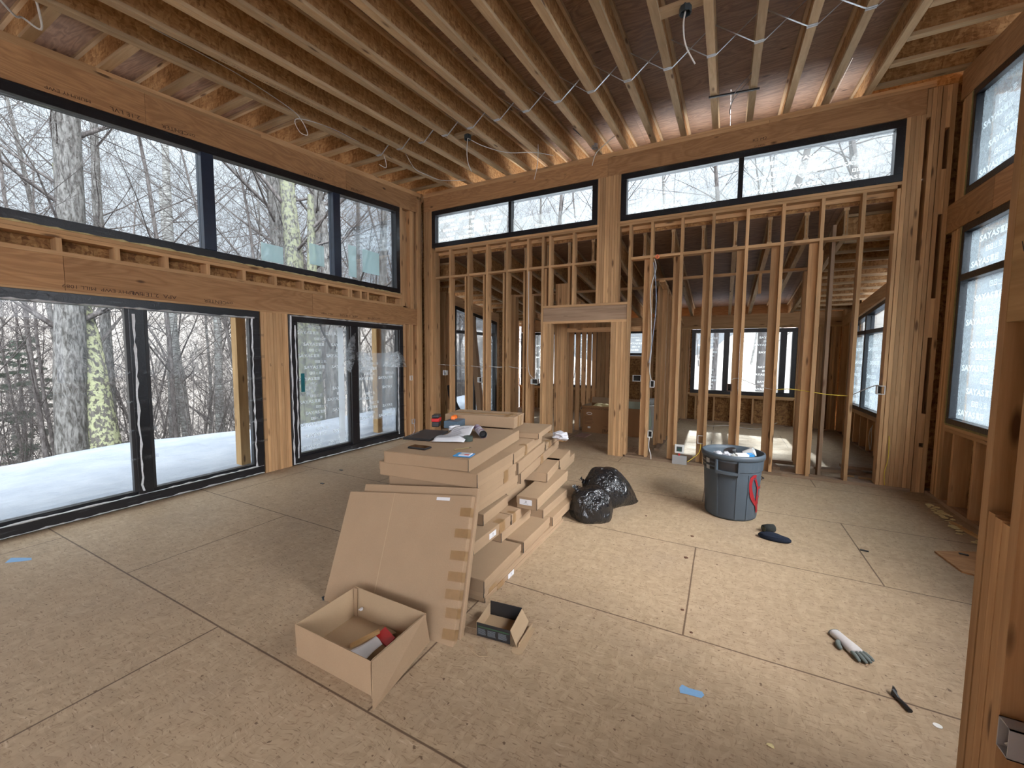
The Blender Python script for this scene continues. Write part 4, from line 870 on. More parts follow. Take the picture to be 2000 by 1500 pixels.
T = [
 ('lowest thin carton lying on the floor, white label near its middle', -1.312, 2.16, 0, .040, .72, 1.45, 0, [('r', .36, .019, .045)], [(.16, .09)]),
 ('thin carton second from the floor with a torn taped front corner', -1.312, 2.145, .040, .080, .72, 1.42, 0, [], [(.06, .10)]),
 ('short carton with a crease along its top, low at the front of the stack', -1.302, 2.132, .08, .170, .30, .57, 1.7, [], []),
 ('low carton right behind the creased one, near the floor', -1.313, 2.732, .08, .172, .16, .55, .8, [], []),
 ('long carton near the floor reaching the far end', -1.300, 3.30, .08, .165, .68, .60, 0, [], []),
 ('deep carton of the bottom row hidden mostly behind the low ones', -1.62, 2.14, .08, .170, .42, 1.15, 0, [], []),
 ('set-back narrow carton with a dark end in the lower middle', -1.458, 2.64, .17, .25, .58, .55, .9, [], []),
 ('carton in the lower stack behind the leaning sheet', -1.60, 2.16, .17, .25, .44, .46, 0, [], []),
 ('wide carton of the lower far part of the stack', -1.36, 3.22, .166, .25, .62, .62, 0, [], []),
 ('inner carton under the jutting labelled one', -1.60, 2.90, .251, .338, .44, .90, 2.0, [], []),
 ('carton with a white label and tape on its long side', -1.453, 2.24, .25, .338, .58, .55, .6, [('r', .26, .045, .05)], [(.36, .09)]),
 ('small carton with torn tape beside the labelled one', -1.455, 2.80, .25, .338, .56, .38, 0, [], [(.02, .05)]),
 ('jutting narrow carton with a white label on its front end', -1.305, 2.96, .34, .443, .185, .90, 3.7, [('f', .10, .058, .055)], []),
 ('carton with a dark front end in the middle of the stack', -1.535, 2.50, .34, .43, .50, .46, 4.0, [], []),
 ('deep inner carton of the middle of the stack', -1.60, 2.98, .34, .442, .42, .90, 3.0, [], []),
 ('short bowed carton sitting on the jutting labelled one', -1.393, 3.385, .445, .533, .30, .55, 8.6, [], []),
 ('inner carton under the two large slabs', -1.62, 2.30, .431, .515, .44, .9, 2.0, [], []),
 ('small carton at the far right end, upper of two', -1.455, 3.86, .445, .533, .40, .50, 7.0, [], []),
 ('small carton at the far right end, lower of two', -1.49, 3.98, .34, .442, .34, .62, 5.0, [], []),
 ('carton with a folded right edge above the middle of the stack', -1.464, 2.285, .52, .628, .60, .66, 1.0, [], []),
 ('very long carton with a taped corner running to the far end', -1.462, 2.975, .536, .629, .60, 1.42, 8.2, [], [(.62, .10)]),
 ('thin slab carton third from the top of the stack', -1.415, 2.225, .630, .738, .74, .66, 4.0, [], [(.42, .08)]),
 ('long flat carton in the upper far part of the stack', -1.452, 2.905, .630, .738, .60, .86, 8.5, [], []),
 ('upper carton at the far end, topmost under the crumpled film', -1.585, 3.80, .630, .70, .34, .60, 8.5, [], [(.12, .08)]),
 ('broad slab carton second from the top of the stack', -1.392, 2.19, .739, .841, .80, .62, 5.3, [], []),
 ('long carton with its end showing, second layer from the top', -1.452, 2.825, .739, .830, .60, .88, 8.6, [], [(.30, .06)]),
]
for t in T: carton(t[0]+('' if 'stack' in t[0] else ', '+'in the carton stack'), *t[1:8], tags=t[8], tapes=t[9])
TOPZ = .928
carton('top slab carton carrying the laptop and papers', -1.460, 2.190, .8415, TOPZ, .66, 1.10, 9.0, skirt=1.0, slit=True, group=STACK)
carton('flat carton on top of the far end of the stack', -1.50, 3.42, .8305, .885, .50, .52, 8.6, skirt=1.0, group=STACK)
carton('flat filler carton under the taped box at the far end', -1.78, 3.33, .8315, .905, .50, .50, 8.6, skirt=.6, group=STACK)

# taped thick carton on top
r = tag(empty('taped_box', (-1.70, 3.31, TOPZ), math.radians(9.5)), 'thick battered carton taped along its top, on the stack behind the tools', 'box')
o = MB().hexa([(-.72, 0, 0), (0, 0, 0), (0, .30, 0), (-.70, .30, 0), (-.72, .005, .100), (0, 0, .105), (.005, .30, .110), (-.70, .30, .112)]).build('body', CARD, r); bevel(o, .005, 2)
MB().box(-.70, -.02, .11, .15, .105, .1125).build('packing_tape', TAPE, r); MB().box(-.10, -.06, 0, .29, .1075, .1135).build('packing_tape', TAPE, r)
MB().box(.0, .0055, .10, .14, .005, .104).build('packing_tape', TAPE, r); MB().box(.0, .0055, .19, .22, .005, .10).build('packing_tape', TAPE, r)
MB().hexa([(-.66, -.004, .10), (-.52, -.018, .096), (-.52, .05, .112), (-.66, .06, .112), (-.66, -.004, .102), (-.52, -.018, .098), (-.52, .05, .114), (-.66, .06, .114)]).build('bent_flap', CARD, r)

# ------------------------------------------------------------------ leaning sheets
def leaning(label, pbot, ptop, w, th, zt, group=None):
    """a flat carton leaning: bottom right front (x, y), top right front (x, y, z), width to the left"""
    r = tag(empty('leaning_carton', (pbot[0], pbot[1], 0)), label, 'box'); up = Vector((ptop[0]-pbot[0], ptop[1]-pbot[1], zt)); L = up.length; up.normalize()
    lf = Vector((-1, w[1], 0)).normalized(); lf = (lf-up*lf.dot(up)).normalized(); nn = lf.cross(up)
    if nn.y < 0: nn = -nn
    W = w[0]; ln = lambda a, u, n: lf*a+up*u+nn*n
    off = nn*0; z_fix = Vector((0, 0, .001))
    b = MB(); b.hexa([p+z_fix for p in (ln(0, 0, 0), ln(W, 0, 0), ln(W, 0, th), ln(0, 0, th), ln(0, L, 0), ln(W, L, 0), ln(W, L, th), ln(0, L, th))]); o = b.build('panel', CARD, r); bevel(o, .004, 2)
    return r, ln, L
r, ln, L = leaning('large flat carton leaning against the front of the stack, taped along its right edge', (-1.262, 1.735), (-1.375, 2.105), (1.0, -.045), .045, .722)
MB().hexa([ln(.60, .0, -.0015), ln(.606, .0, -.0015), ln(.606, .0, .001), ln(.60, .0, .001), ln(.60, L, -.0015), ln(.606, L, -.0015), ln(.606, L, .001), ln(.60, L, .001)]).build('crease', CARDIN, r)
for u in (.03, .13, .22, .31, .42, .54, .66):
    dw = random.uniform(.07, .10); b = MB(); b.hexa([ln(dw, u*L/.78, -.0012), ln(-.0015, u*L/.78, -.0012), ln(-.0015, u*L/.78, .002), ln(dw, u*L/.78, .002), ln(dw, (u+.05)*L/.78, -.0012), ln(-.0015, (u+.05)*L/.78, -.0012), ln(-.0015, (u+.05)*L/.78, .002), ln(dw, (u+.05)*L/.78, .002)])
    b.hexa([ln(-.0015, u*L/.78, -.001), ln(-.0015, u*L/.78, .040), ln(.002, u*L/.78, .040), ln(.002, u*L/.78, -.001), ln(-.0015, (u+.05)*L/.78, -.001), ln(-.0015, (u+.05)*L/.78, .040), ln(.002, (u+.05)*L/.78, .040), ln(.002, (u+.05)*L/.78, -.001)])
    b.build('packing_tape', TAPE, r)
MB().hexa([ln(.26, L-.035, -.0012), ln(.16, L-.035, -.0012), ln(.16, L-.035, .001), ln(.26, L-.035, .001), ln(.26, L-.015, -.0012), ln(.16, L-.015, -.0012), ln(.16, L-.015, .001), ln(.26, L-.015, .001)]).build('paper_strip', WHITE, r)
r, ln, L = leaning('second flat carton leaning behind the taped one, only its top and side edge showing', (-1.258, 1.800), (-1.368, 2.165), (.93, -.045), .040, .752)
MB().hexa([ln(0, L-.001, .001), ln(.93, L-.001, .001), ln(.93, L-.001, .02), ln(0, L-.001, .02), ln(0, L+.004, .001), ln(.93, L+.004, .001), ln(.93, L+.004, .016), ln(0, L+.004, .016)]).build('folded_rim', CARD, r)

# ------------------------------------------------------------------ things on the top carton
zt = TOPZ+.0012
r = tag(empty('laptop', (-2.185, 2.645, zt), math.radians(13)), 'closed black laptop lying on the left edge of the top carton', 'laptop')
o = MB().box(-.118, .118, -.185, .185, 0, .011).build('base', BLACK, r); bevel(o, .004); o = MB().box(-.117, .117, -.184, .184, .0115, .018).build('lid', simple('laptop_lid', (.022, .022, .024), .45), r); bevel(o, .003); MB().box(-.100, -.094, -.10, .06, .0182, .0187).build('hinge_strip', STEEL, r)
r = tag(empty('phone', (-1.945, 2.275, zt), math.radians(3)), 'dark smartphone in a black case near the front edge of the top carton', 'phone')
o = MB().box(-.078, .078, -.042, .042, 0, .013).build('case', BLACK, r); bevel(o, .006, 3); o = MB().box(-.072, .072, -.036, .036, .0131, .0140).build('screen', simple('brown_screen', (.030, .012, .006), .12, .6), r)
r = tag(empty('blister_packet', (-1.545, 2.262, zt), math.radians(12)), 'blue and white blister packet at the front right corner of the top carton', 'packet')
o = MB().box(-.062, .062, -.05, .05, 0, .004).build('card', BLUECARD, r); o = MB().hexa([(-.030, -.035, .004), (.050, -.035, .004), (.05, .04, .004), (-.03, .04, .004), (-.025, -.03, .010), (.045, -.03, .010), (.045, .035, .010), (-.025, .035, .010)]).build('blister', simple('blister_plastic', (.55, .57, .62), .2), r); MB().box(.012, .045, -.034, -.012, .0102, .0108).build('red_print', RED, o)
r = tag(empty('pencil', (-1.655, 2.403, zt+.004), math.radians(65)), 'flat carpenter pencil lying behind the blue packet', 'pencil')
MB().tube([(-.07, 0, 0), (.055, 0, 0)], .0045, 6).build('shaft', simple('olive_wood', (.22, .16, .07), .6), r); MB().tube([(.055, 0, 0), (.075, 0, 0)], [.0045, .0008], 6).build('tip', INK, r)
# tube of sealant
d = Vector((-1.72, 2.78, 0))-Vector((-2.06, 3.16, 0)); d.normalize()
r = tag(empty('sealant_tube', (-1.72, 2.79, zt+.034), math.atan2(d.y, d.x)), 'open-ended printed sealant tube lying on the top carton', 'tube')
q = NM('tube_print'); v = q.n('ShaderNodeTexCoord').outputs['Object']; n = q.noise(q.vm('MULTIPLY', v, (30, 14, 14)), 1.5, 3); c = q.ramp(n, [(.40, (.62, .62, .66)), (.52, (.55, .56, .60)), (.56, (.05, .10, .35)), (.66, (.45, .06, .06))]); TUBEM = q.base(c, .35)
b = MB(); b.tube([(-.30, 0, 0), (0, 0, 0)], .032, 20, cap=False); b.build('barrel', TUBEM, r, smooth=True); b = MB(); b.tube([(0, 0, 0), (-.05, 0, 0), (-.051, 0, 0)], [.029, .027, .001], 20, cap=False); b.build('dark_inside', BLACK, r); b = MB(); b.tube([(-.004, 0, 0), (.004, 0, 0)], .0335, 20, cap=False); b.build('rim', simple('foil_rim', (.5, .5, .5), .35, .5, .6), r)
text('lettering', 'Titebond', Matrix.Translation((-.14, 0, .0328)) @ Matrix.Rotation(0, 4, 'Z'), simple('navy_print', (.03, .06, .25), .5), r, .035) if False else None
# crumpled tape / plastic, paper
def sheet(name, mat, label, cat, corners, nx_, ny_, hf, printed=None):
    A, B, Cc, D_ = [Vector(p) for p in corners]; V = []; F = []
    for j in range(ny_+1):
        for i in range(nx_+1):
            u, v_ = i/nx_, j/ny_; p = A.lerp(B, u).lerp(D_.lerp(Cc, u), v_); V.append((p.x, p.y, p.z+hf(u, v_)))
    for j in range(ny_):
        for i in range(nx_): k = j*(nx_+1)+i; F.append((k, k+1, k+nx_+2, k+nx_+1))
    b = MB(); b.poly(V, F); o = b.build(name, mat, smooth=True); sm = o.modifiers.new('thick', 'SOLIDIFY'); sm.thickness = .0006; tag(o, label, cat)
    if printed:
        b = MB(); rnd = random.Random(3)
        def at(u, v_): p = A.lerp(B, u).lerp(D_.lerp(Cc, u), v_); return Vector((p.x, p.y, p.z+hf(u, v_)+.0018))
        for (uv0, uv1, hv) in printed:
            n = 8; P0 = [at(uv0[0]+(uv1[0]-uv0[0])*i/n, uv0[1]+(uv1[1]-uv0[1])*i/n) for i in range(n+1)]; P1 = [at(uv0[0]+(uv1[0]-uv0[0])*i/n, uv0[1]+(uv1[1]-uv0[1])*i/n+hv) for i in range(n+1)]
            b.poly(P0+P1, [(i, i+1, n+2+i, n+1+i) for i in range(n)])
        b.build('printed_lines', simple('grey_print', (.16, .16, .2), .7), o)
    recentre_keep(o); return o
def recentre_keep(o):
    me = o.data; n = len(me.vertices); c = Vector((sum(v.co.x for v in me.vertices)/n, sum(v.co.y for v in me.vertices)/n, min(v.co.z for v in me.vertices)))
    me.transform(Matrix.Translation(-c)); o.location = c
    for ch in o.children: ch.data.transform(Matrix.Translation(-c))
pr_ = [((.08, .12+.055*i), (.08+random.Random(i).uniform(.35, .8), .12+.055*i), .016) for i in range(6)]+[((.10, .50+.05*i), (.12+random.Random(i+9).uniform(.3, .7), .50+.05*i), .016) for i in range(8)]
sheet('paper_sheet', WHITE, 'creased printed paper draped over the roll of tape on the top carton', 'paper', [(-2.0, 2.475, zt+.002), (-1.755, 2.565, zt+.004), (-1.93, 3.00, zt+.045), (-2.12, 2.95, zt+.02)], 12, 16, lambda u, v_: .016*math.sin(v_*7+u*2)*(v_ > .1)+.026*math.exp(-((u-.75)**2+(v_-.35)**2)*18)+.004, pr_)
r = tag(empty('tape_roll', (-1.775, 2.655, zt)), 'dark roll of tape half under the printed paper', 'tape roll'); b = MB(); b.lathe([(.018, 0), (.036, 0), (.036, .04), (.018, .04), (.018, 0)], n=24); b.build('roll', simple('dark_green_roll', (.05, .07, .06), .3), r, smooth=False)
def crumple(name, mat, label, cat, loc, s, seed, sub=3):
    bm = bmesh.new(); bmesh.ops.create_icosphere(bm, subdivisions=sub, radius=1.)
    for v in bm.verts:
        n = 1+.55*MN.noise(v.co*1.7+Vector((seed, 0, 0)))+.35*abs(MN.noise(v.co*4+Vector((0, seed, 0)))); v.co = Vector((v.co.x*s[0]*n, v.co.y*s[1]*n, max(0, v.co.z*.5*n+.45)*s[2]))
    me = bpy.data.meshes.new(name); bm.to_mesh(me); bm.free(); me.materials.append(mat); me.polygons.foreach_set('use_smooth', [False]*len(me.polygons))
    o = bpy.data.objects.new(name, me); C.objects.link(o); o.location = loc
    if label: tag(o, label, cat)
    return o
CRINK = simple('crinkled_plastic', (.52, .52, .55), .2, .6, var=.35, scale=60)
crumple('plastic_wrapper', CRINK, 'crumpled clear wrapper between the tool box and the printed paper', 'wrapper', (-2.15, 2.99, zt), (.045, .06, .04), 3)
o = crumple('plastic_wrapper', CRINK, 'crumpled grey and red wrapper on the far right end of the stack', 'wrapper', (-1.53, 4.07, .702), (.075, .06, .09), 7)
crumple('wrapper_red_patch', RED, None, None, (.03, 0, .06), (.015, .012, .015), 3, 1).parent = o
# tools
r = tag(empty('tool_case', (-2.255, 3.18, zt), math.radians(14)), 'dark blue case with an orange tool on it, at the back of the top carton', 'case')
o = MB().box(-.07, .07, -.16, .16, 0, .065).build('body', BLUEBOX, r); bevel(o, .006)
r2 = tag(empty('orange_knife', (-2.275, 3.16, zt+.0655), math.radians(20)), 'orange plastic knife handle lying on the dark blue case', 'knife')
o = MB().hexa([(-.02, -.055, 0), (.02, -.055, 0), (.022, .055, 0), (-.018, .055, 0), (-.016, -.05, .035), (.016, -.05, .03), (.018, .05, .035), (-.014, .05, .035)]).build('handle', ORANGE, r2); bevel(o, .008, 3)
r = tag(empty('laser_level', (-2.40, 3.05, zt), math.radians(25)), 'black and red tool standing left of the dark blue case', 'tool')
o = MB().box(-.035, .035, -.055, .055, 0, .05).build('grip', BLACK, r); bevel(o, .01, 3); o = MB().box(-.037, .037, -.057, .057, .05, .082).build('band', RED, r); bevel(o, .006); o = MB().box(-.034, .034, -.055, .055, .082, .115).build('head', BLACK, r); bevel(o, .012, 3)

# ------------------------------------------------------------------ open carton in front
r = tag(empty('open_box', (-1.683, 1.487, 0), 0), 'open cardboard tray with a white paper and scraps inside, in front of the leaning carton', 'box')
W_, D_, H_ = .277, .193, .178
def wall4(name, a, b_, z0, z1, th, lean=0, mat=CARDIN, par=None):
    a = Vector(a); b_ = Vector(b_); n = Vector((0, 0, 1)).cross((b_-a).normalized())
    q = [a, b_, b_+n*th, a+n*th]; o_ = -n*lean; Q = [Vector((p.x, p.y, z0)) for p in q]+[Vector((p.x+o_.x, p.y+o_.y, z1)) for p in q]
    return MB().hexa(Q).build(name, mat, par)
MB().box(-W_, W_, -D_, D_, .001, .005).build('bottom', CARDIN, r)
wall4('front_panel', (-W_-.004, -D_, 0), (W_-.004, -D_, 0), .001, H_, .004, .004, CARD, r); wall4('back_panel', (W_, D_, 0), (-W_, D_, 0), .001, H_+.004, .004, .006, CARDIN, r)
wall4('left_panel', (-W_, D_, 0), (-W_, -D_, 0), .001, H_, .004, .004, CARDIN, r); wall4('right_panel', (W_-.006, -D_, 0), (W_-.006, D_, 0), .001, H_, .004, -.0, CARDIN, r)
MB().hexa([(W_+.058, -D_-.055, .001), (W_+.062, -D_-.055, .001), (W_+.020, D_+.012, .02), (W_+.016, D_+.012, .02), (W_-.003, -D_+.004, H_+.001), (W_+.001, -D_+.004, H_+.001), (W_+.001, D_-.002, H_+.003), (W_-.003, D_-.002, H_+.003)]).build('folded_side_flap', CARD, r)
MB().hexa([(W_+.004, -D_-.012, .001), (W_+.007, -D_-.012, .001), (W_+.007, -D_+.012, .001), (W_+.004, -D_+.012, .001), (W_-.010, -D_-.004, H_), (W_-.007, -D_-.004, H_), (W_-.007, -D_+.01, H_), (W_-.010, -D_+.01, H_)]).build('corner_tab', CARD, r)
MB().hexa([(-W_-.020, -D_+.01, .05), (-W_-.010, -D_-.004, .05), (-W_-.008, -D_-.003, .05), (-W_-.018, -D_+.012, .05), (-W_-.006, -D_+.006, H_+.008), (-W_-.004, -D_-.004, H_), (-W_-.002, -D_-.003, H_), (-W_-.004, -D_+.008, H_+.008)]).build('torn_tab', CARD, r)
MB().box(-W_+.004, -W_+.03, D_-.012, D_-.007, .006, H_+.004).build('corner_tab', CARD, r)
sheet('white_paper', WHITE, 'white paper lying inside the open cardboard tray', 'paper', [(-1.745, 1.32, .012), (-1.60, 1.315, .012), (-1.58, 1.53, .035), (-1.66, 1.56, .04)], 8, 10, lambda u, v_: .006*math.sin(v_*6+u*3)+.006)
o = tag(MB().hexa([(-1.76, 1.47, .008), (-1.74, 1.45, .008), (-1.67, 1.60, .03), (-1.69, 1.61, .03), (-1.76, 1.47, .024), (-1.74, 1.45, .024), (-1.67, 1.60, .045), (-1.69, 1.61, .045)]).build('wood_offcut', FRESH), 'small pale wood offcut beside the white paper in the open tray', 'offcut'); recentre(o)
o = tag(MB().hexa([(-1.69, 1.585, .010), (-1.575, 1.555, .010), (-1.555, 1.60, .03), (-1.67, 1.64, .03), (-1.69, 1.585, .018), (-1.575, 1.555, .018), (-1.555, 1.60, .045), (-1.67, 1.64, .045)]).build('red_card', RED), 'folded red card inside the open cardboard tray', 'card'); recentre(o)
for i, (pts, lb) in enumerate((([(-1.58, 1.31), (-1.43, 1.32), (-1.43, 1.64), (-1.50, 1.66)], 'loose cardboard strip along the right inside of the open tray'), ([(-1.79, 1.33), (-1.76, 1.31), (-1.60, 1.66), (-1.72, 1.67)], 'long cardboard scrap across the open tray'))):
    z_ = .0055; b = MB(); b.hexa([(p[0], p[1], z_+(.01 if k > 1 else 0)) for k, p in enumerate(pts)]+[(p[0], p[1], z_+.004+(.012 if k > 1 else 0)) for k, p in enumerate(pts)]); o = tag(b.build('cardboard_scrap', CARD), lb, 'scrap'); recentre(o)
o = crumple('foam_bit', WHITE, 'tiny white foam bit in the back left corner of the open tray', 'scrap', (-1.88, 1.655, .07), (.012, .012, .014), 2, 2)
# small black printed box
r = tag(empty('small_open_box', (-1.11, 1.995, 0), math.radians(7)), 'small open box with black printed outside, right of the leaning carton', 'box')
w_, d_, h_ = .103, .10, .080
MB().box(-w_, w_, -d_, d_, .001, .004).build('bottom', CARDIN, r)
fp = MB().box(-w_, w_, -d_-.003, -d_, .001, h_).build('front_panel', BLACK, r); MB().box(-w_, w_, d_-.004, d_, .001, h_+.012).build('back_panel', BLACK, r); MB().box(-w_-.003, -w_, -d_, d_, .001, h_+.002).build('left_panel', CARDIN, r); MB().box(w_-.003, w_, -d_, d_, .001, h_).build('right_panel', CARDIN, r)
b = MB(); b.box(-.095, .098, -d_-.0042, -d_-.003, .056, .063, m=None); b.build('green_stripe', simple('dark_green_print', (.035, .075, .04), .6), fp)
b = MB()
for cx in (-.095, -.035, .032):
    for i in range(6): b.box(cx, cx+random.uniform(.045, .055), -d_-.0042, -d_-.003, .015+i*.006, .0175+i*.006)
b.build('printed_lines', simple('grey_print_small', (.13, .15, .17), .7), fp)
o = MB().hexa([(w_+.045, -d_-.02, .006), (w_+.048, -d_-.02, .006), (w_+.050, d_-.02, .03), (w_+.047, d_-.02, .03), (w_-.002, -d_+.002, h_+.001), (w_+.001, -d_+.002, h_+.001), (w_+.001, d_, h_+.006), (w_-.002, d_, h_+.006)]).build('side_flap', CARDIN, r)
MB().hexa([(w_+.050, -.115, .002), (w_+.056, -.115, .002), (w_+.070, .085, .002), (w_+.064, .085, .002), (w_+.055, -.115, .030), (w_+.063, -.115, .028), (w_+.076, .08, .03), (w_+.070, .08, .03)]).build('folded_lip', CARDIN, r)
b = MB(); n = 9; V = [(w_+.055+.033*math.cos(PI+PI*i/(n-1)), -.135+.030*math.sin(PI+PI*i/(n-1)), .0015) for i in range(n)]+[(w_+.094, .07, .0015), (w_+.050, .07, .0015)]; b.poly(V+[(p[0], p[1], .005) for p in V], [tuple(range(11))[::-1], tuple(range(11, 22))]+[(i, (i+1) % 11, (i+1) % 11+11, i+11) for i in range(11)]); b.build('tongue_flap', CARDIN, r)
MB().hexa([(-w_-.09, -.06, .001), (-w_-.006, -.055, .001), (-w_-.006, .05, .001), (-w_-.06, .055, .001), (-w_-.09, -.06, .004), (-w_-.006, -.055, .004), (-w_-.006, .05, .004), (-w_-.06, .055, .004)]).build('left_flap', CARD, r)
b = MB(); b.tube([(-1.13, 1.845, .006), (-1.085, 1.80, .01), (-1.055, 1.765, .006), (-1.10, 1.745, .004), (-1.16, 1.76, .008), (-1.19, 1.79, .005), (-1.15, 1.785, .004)], .0022, 5); o = tag(b.build('paper_string', CARDIN), 'curl of brown paper string on the floor in front of the small open box', 'string'); recentre(o)

# ------------------------------------------------------------------ garbage bags
def bag(label, loc, s, seed, knot, tail=None):
    r = tag(empty('garbage_bag', loc), label, 'garbage bag')
    bm = bmesh.new(); bmesh.ops.create_icosphere(bm, subdivisions=5, radius=1.)
    kn = Vector(knot)
    for v in bm.verts:
        p = v.co.copy(); n = 1+.16*MN.noise(p*1.6+Vector((seed, 0, 0)))
        kd = kn.normalized(); a = p.angle(kd); az = math.atan2((p-kd*p.dot(kd)).dot(kd.orthogonal().normalized()), (p-kd*p.dot(kd)).dot(kd.cross(kd.orthogonal()).normalized()))
        ple = .035*math.sin(az*11+3*MN.noise(p*2))*math.exp(-a*1.1)*min(1, a*3)+.022*abs(MN.noise(p*5+Vector((0, seed, 0))))
        z = p.z; q = Vector((p.x*s[0], p.y*s[1], z*s[2]))*(n-ple); q.z += s[2]*.55
        if q.z < .0: q.x *= 1+.12*min(1, -q.z/s[2]); q.y *= 1+.12*min(1, -q.z/s[2]); q.z = .001
        if tail:
            t = Vector(tail); w_ = max(0, p.dot(t.normalized())-.55)/.45; q += Vector((t.x, t.y, t.z))*w_**1.6; q.z = max(.001, q.z)
        v.co = q
    me = bpy.data.meshes.new('film'); bm.to_mesh(me); bm.free(); me.materials.append(BAG); me.polygons.foreach_set('use_smooth', [True]*len(me.polygons)); o = bpy.data.objects.new('film', me); C.objects.link(o); o.parent = r
    k = kn.normalized(); top = Vector((k.x*s[0], k.y*s[1], k.z*s[2]+s[2]*.55)); b = MB(); b.tube([top*.93, top*1.03, top*1.06], [.05, .022, .02], 9, cap=False); rn = random.Random(seed)
    for i in range(9):
        a = 2*PI*i/9; e_ = top*1.06+Vector((math.cos(a)*.05, math.sin(a)*.04, .03+rn.uniform(-.02, .03))); m_ = top*1.05
        f_ = top*1.06+Vector((math.cos(a+.6)*.045, math.sin(a+.6)*.045, .02)); b.poly([m_, e_, f_], [(0, 1, 2)])
    b.build('knot', BAG, r); return r
bag('black garbage bag in front, next to the right side of the carton stack', (-1.125, 3.885, 0), (.225, .225, .20), 3, (-.5, -.35, .75))
bag('black garbage bag behind, tied at its left with a pointed tail to the right', (-1.105, 4.36, 0), (.25, .26, .245), 8, (-.85, -.5, .35), (.13, .10, -.08))

# ------------------------------------------------------------------ trash can
TCX, TCY = .118, 4.665
r = tag(empty('trash_can', (TCX, TCY, 0)), 'grey-blue round trash can with red spray paint, full of litter', 'trash can')
o = MB().lathe([(.0, .0), (.215, .0), (.232, .012), (.236, .03), (.262, .50), (.266, .56), (.272, .60)], n=64).build('body', CANM, r, smooth=True)
o = MB().lathe([(.272, .600), (.287, .605), (.290, .630), (.286, .652), (.278, .656), (.268, .652), (.262, .62), (.250, .50), (.215, .10), (.0, .08)], n=64).build('rim', CANM, r, smooth=True)
def wrap(name, mat, a0, a1, z0, z1, d0, d1, par, n=10, rad=lambda z: .236+(.262-.236)*(z-.03)/.47):
    V = []; F = []
    for i in range(n+1):
        a = a0+(a1-a0)*i/n
        for (z, dd) in ((z0, d0), (z0, d1), (z1, d1), (z1, d0)): R_ = rad(z)+dd; V.append((R_*math.cos(a), R_*math.sin(a), z))
    for i in range(n):
        for k in range(4): F.append((4*i+k, 4*i+(k+1) % 4, 4*i+4+(k+1) % 4, 4*i+4+k))
    F += [(3, 2, 1, 0), (4*n, 4*n+1, 4*n+2, 4*n+3)]; b = MB(); b.poly(V, F); return b.build(name, mat, par)
camA = math.atan2(-TCY, -TCX)
dg = math.radians
wrap('rib', CANM, camA-dg(31), camA-dg(27), .02, .50, -.004, .006, r, 3); wrap('rib', CANM, camA+dg(10), camA+dg(14), .02, .48, -.004, .006, r, 3); wrap('rib', CANM, camA+dg(34), camA+dg(36), .02, .47, -.004, .005, r, 3)
wrap('recessed_panel', CAND, camA-dg(27), camA+dg(10), .03, .49, -.01, .0008, r, 12)  # darker copy of the can plastic paints in the recess shade
wrap('shoulder_band', CANM, camA-dg(180), camA+dg(180), .497, .60, -.006, .010, r, 48)
h = wrap('handle', CANM, camA-dg(26), camA+dg(10), .470, .498, .0, .040, r, 8); wrap('handle_side', CANM, camA-dg(29), camA-dg(26), .470, .60, .0, .040, h, 2); wrap('handle_side', CANM, camA+dg(10), camA+dg(13), .455, .60, .0, .042, h, 2); wrap('handle_recess_shade', BLACK, camA-dg(26), camA+dg(10), .50, .585, .008, .012, h, 8)  # the black patch paints the shade behind the handle
for z in (.575, .535, .495): s_ = wrap('label_band', BLACK, camA-dg(82), camA-dg(34), z-.006, z+.018, .009, .0125, r, 10)
wrap('label_patch', simple('label_grey', (.33, .33, .32), .6), camA-dg(56), camA-dg(46), .480, .520, .0128, .0134, s_, 3); wrap('label_patch', simple('label_grey2', (.33, .33, .32), .6), camA-dg(56), camA-dg(46), .545, .590, .0128, .0134, s_, 3)
for z in (.562, .525): wrap('label_stripe', simple('label_tan', (.40, .33, .22), .6), camA-dg(80), camA-dg(60), z, z+.004, .0128, .0134, s_, 6)
def spray(pts, wd, par, name='spray_paint'):
    V = []; F = []; rn = random.Random(4)
    for i, (a, z) in enumerate(pts):
        R_ = .236+(.262-.236)*(z-.03)/.47+.0075; aa = camA+dg(a)
        j0 = pts[max(i-1, 0)]; j1 = pts[min(i+1, len(pts)-1)]; dx = (j1[0]-j0[0])*.0042; dz = j1[1]-j0[1]; L_ = math.hypot(dx, dz) or 1; nx_, nz_ = -dz/L_, dx/L_; ww = wd*rn.uniform(.85, 1.15)
        for s_ in (-1, 1): V.append((R_*math.cos(aa+s_*nx_*ww/R_), R_*math.sin(aa+s_*nx_*ww/R_), z+s_*nz_*ww))
    for i in range(len(pts)-1): F.append((2*i, 2*i+1, 2*i+3, 2*i+2))
    b = MB(); b.poly(V, F); return b.build(name, REDP, par)
spray([(52, .455), (46, .46), (41, .44), (39, .40), (39, .36), (41, .31), (45, .26), (50, .22), (56, .19), (62, .16), (66, .12), (68, .08)], .019, r)
spray([(50, .43), (54, .40), (57, .37), (60, .345), (64, .335), (69, .335), (74, .34)], .013, r); spray([(60, .34), (61, .29), (62, .24), (64, .19), (67, .13), (68, .09)], .013, r); spray([(72, .25), (68, .24), (65, .21), (68, .18), (72, .17)], .008, r)
for (x, y, z, s_, m_, lb, sd_) in ((-.13, -.06, .555, .045, CRINK, 'crumpled clear cup in the trash can, left of the rim opening', 1), (-.055, -.07, .56, .04, CRINK, 'small crumpled wrapper in the middle of the trash can', 4), (-.02, .05, .54, .07, BLACK, 'black plastic scrap in the trash can', 6), (.03, -.12, .545, .05, PLASTICW, 'white crumpled packaging near the front of the trash can', 9)):
    crumple('litter', m_, lb, 'litter', (TCX+x, TCY+y, z+.035), (s_, s_, s_*1.3), sd_, 2)
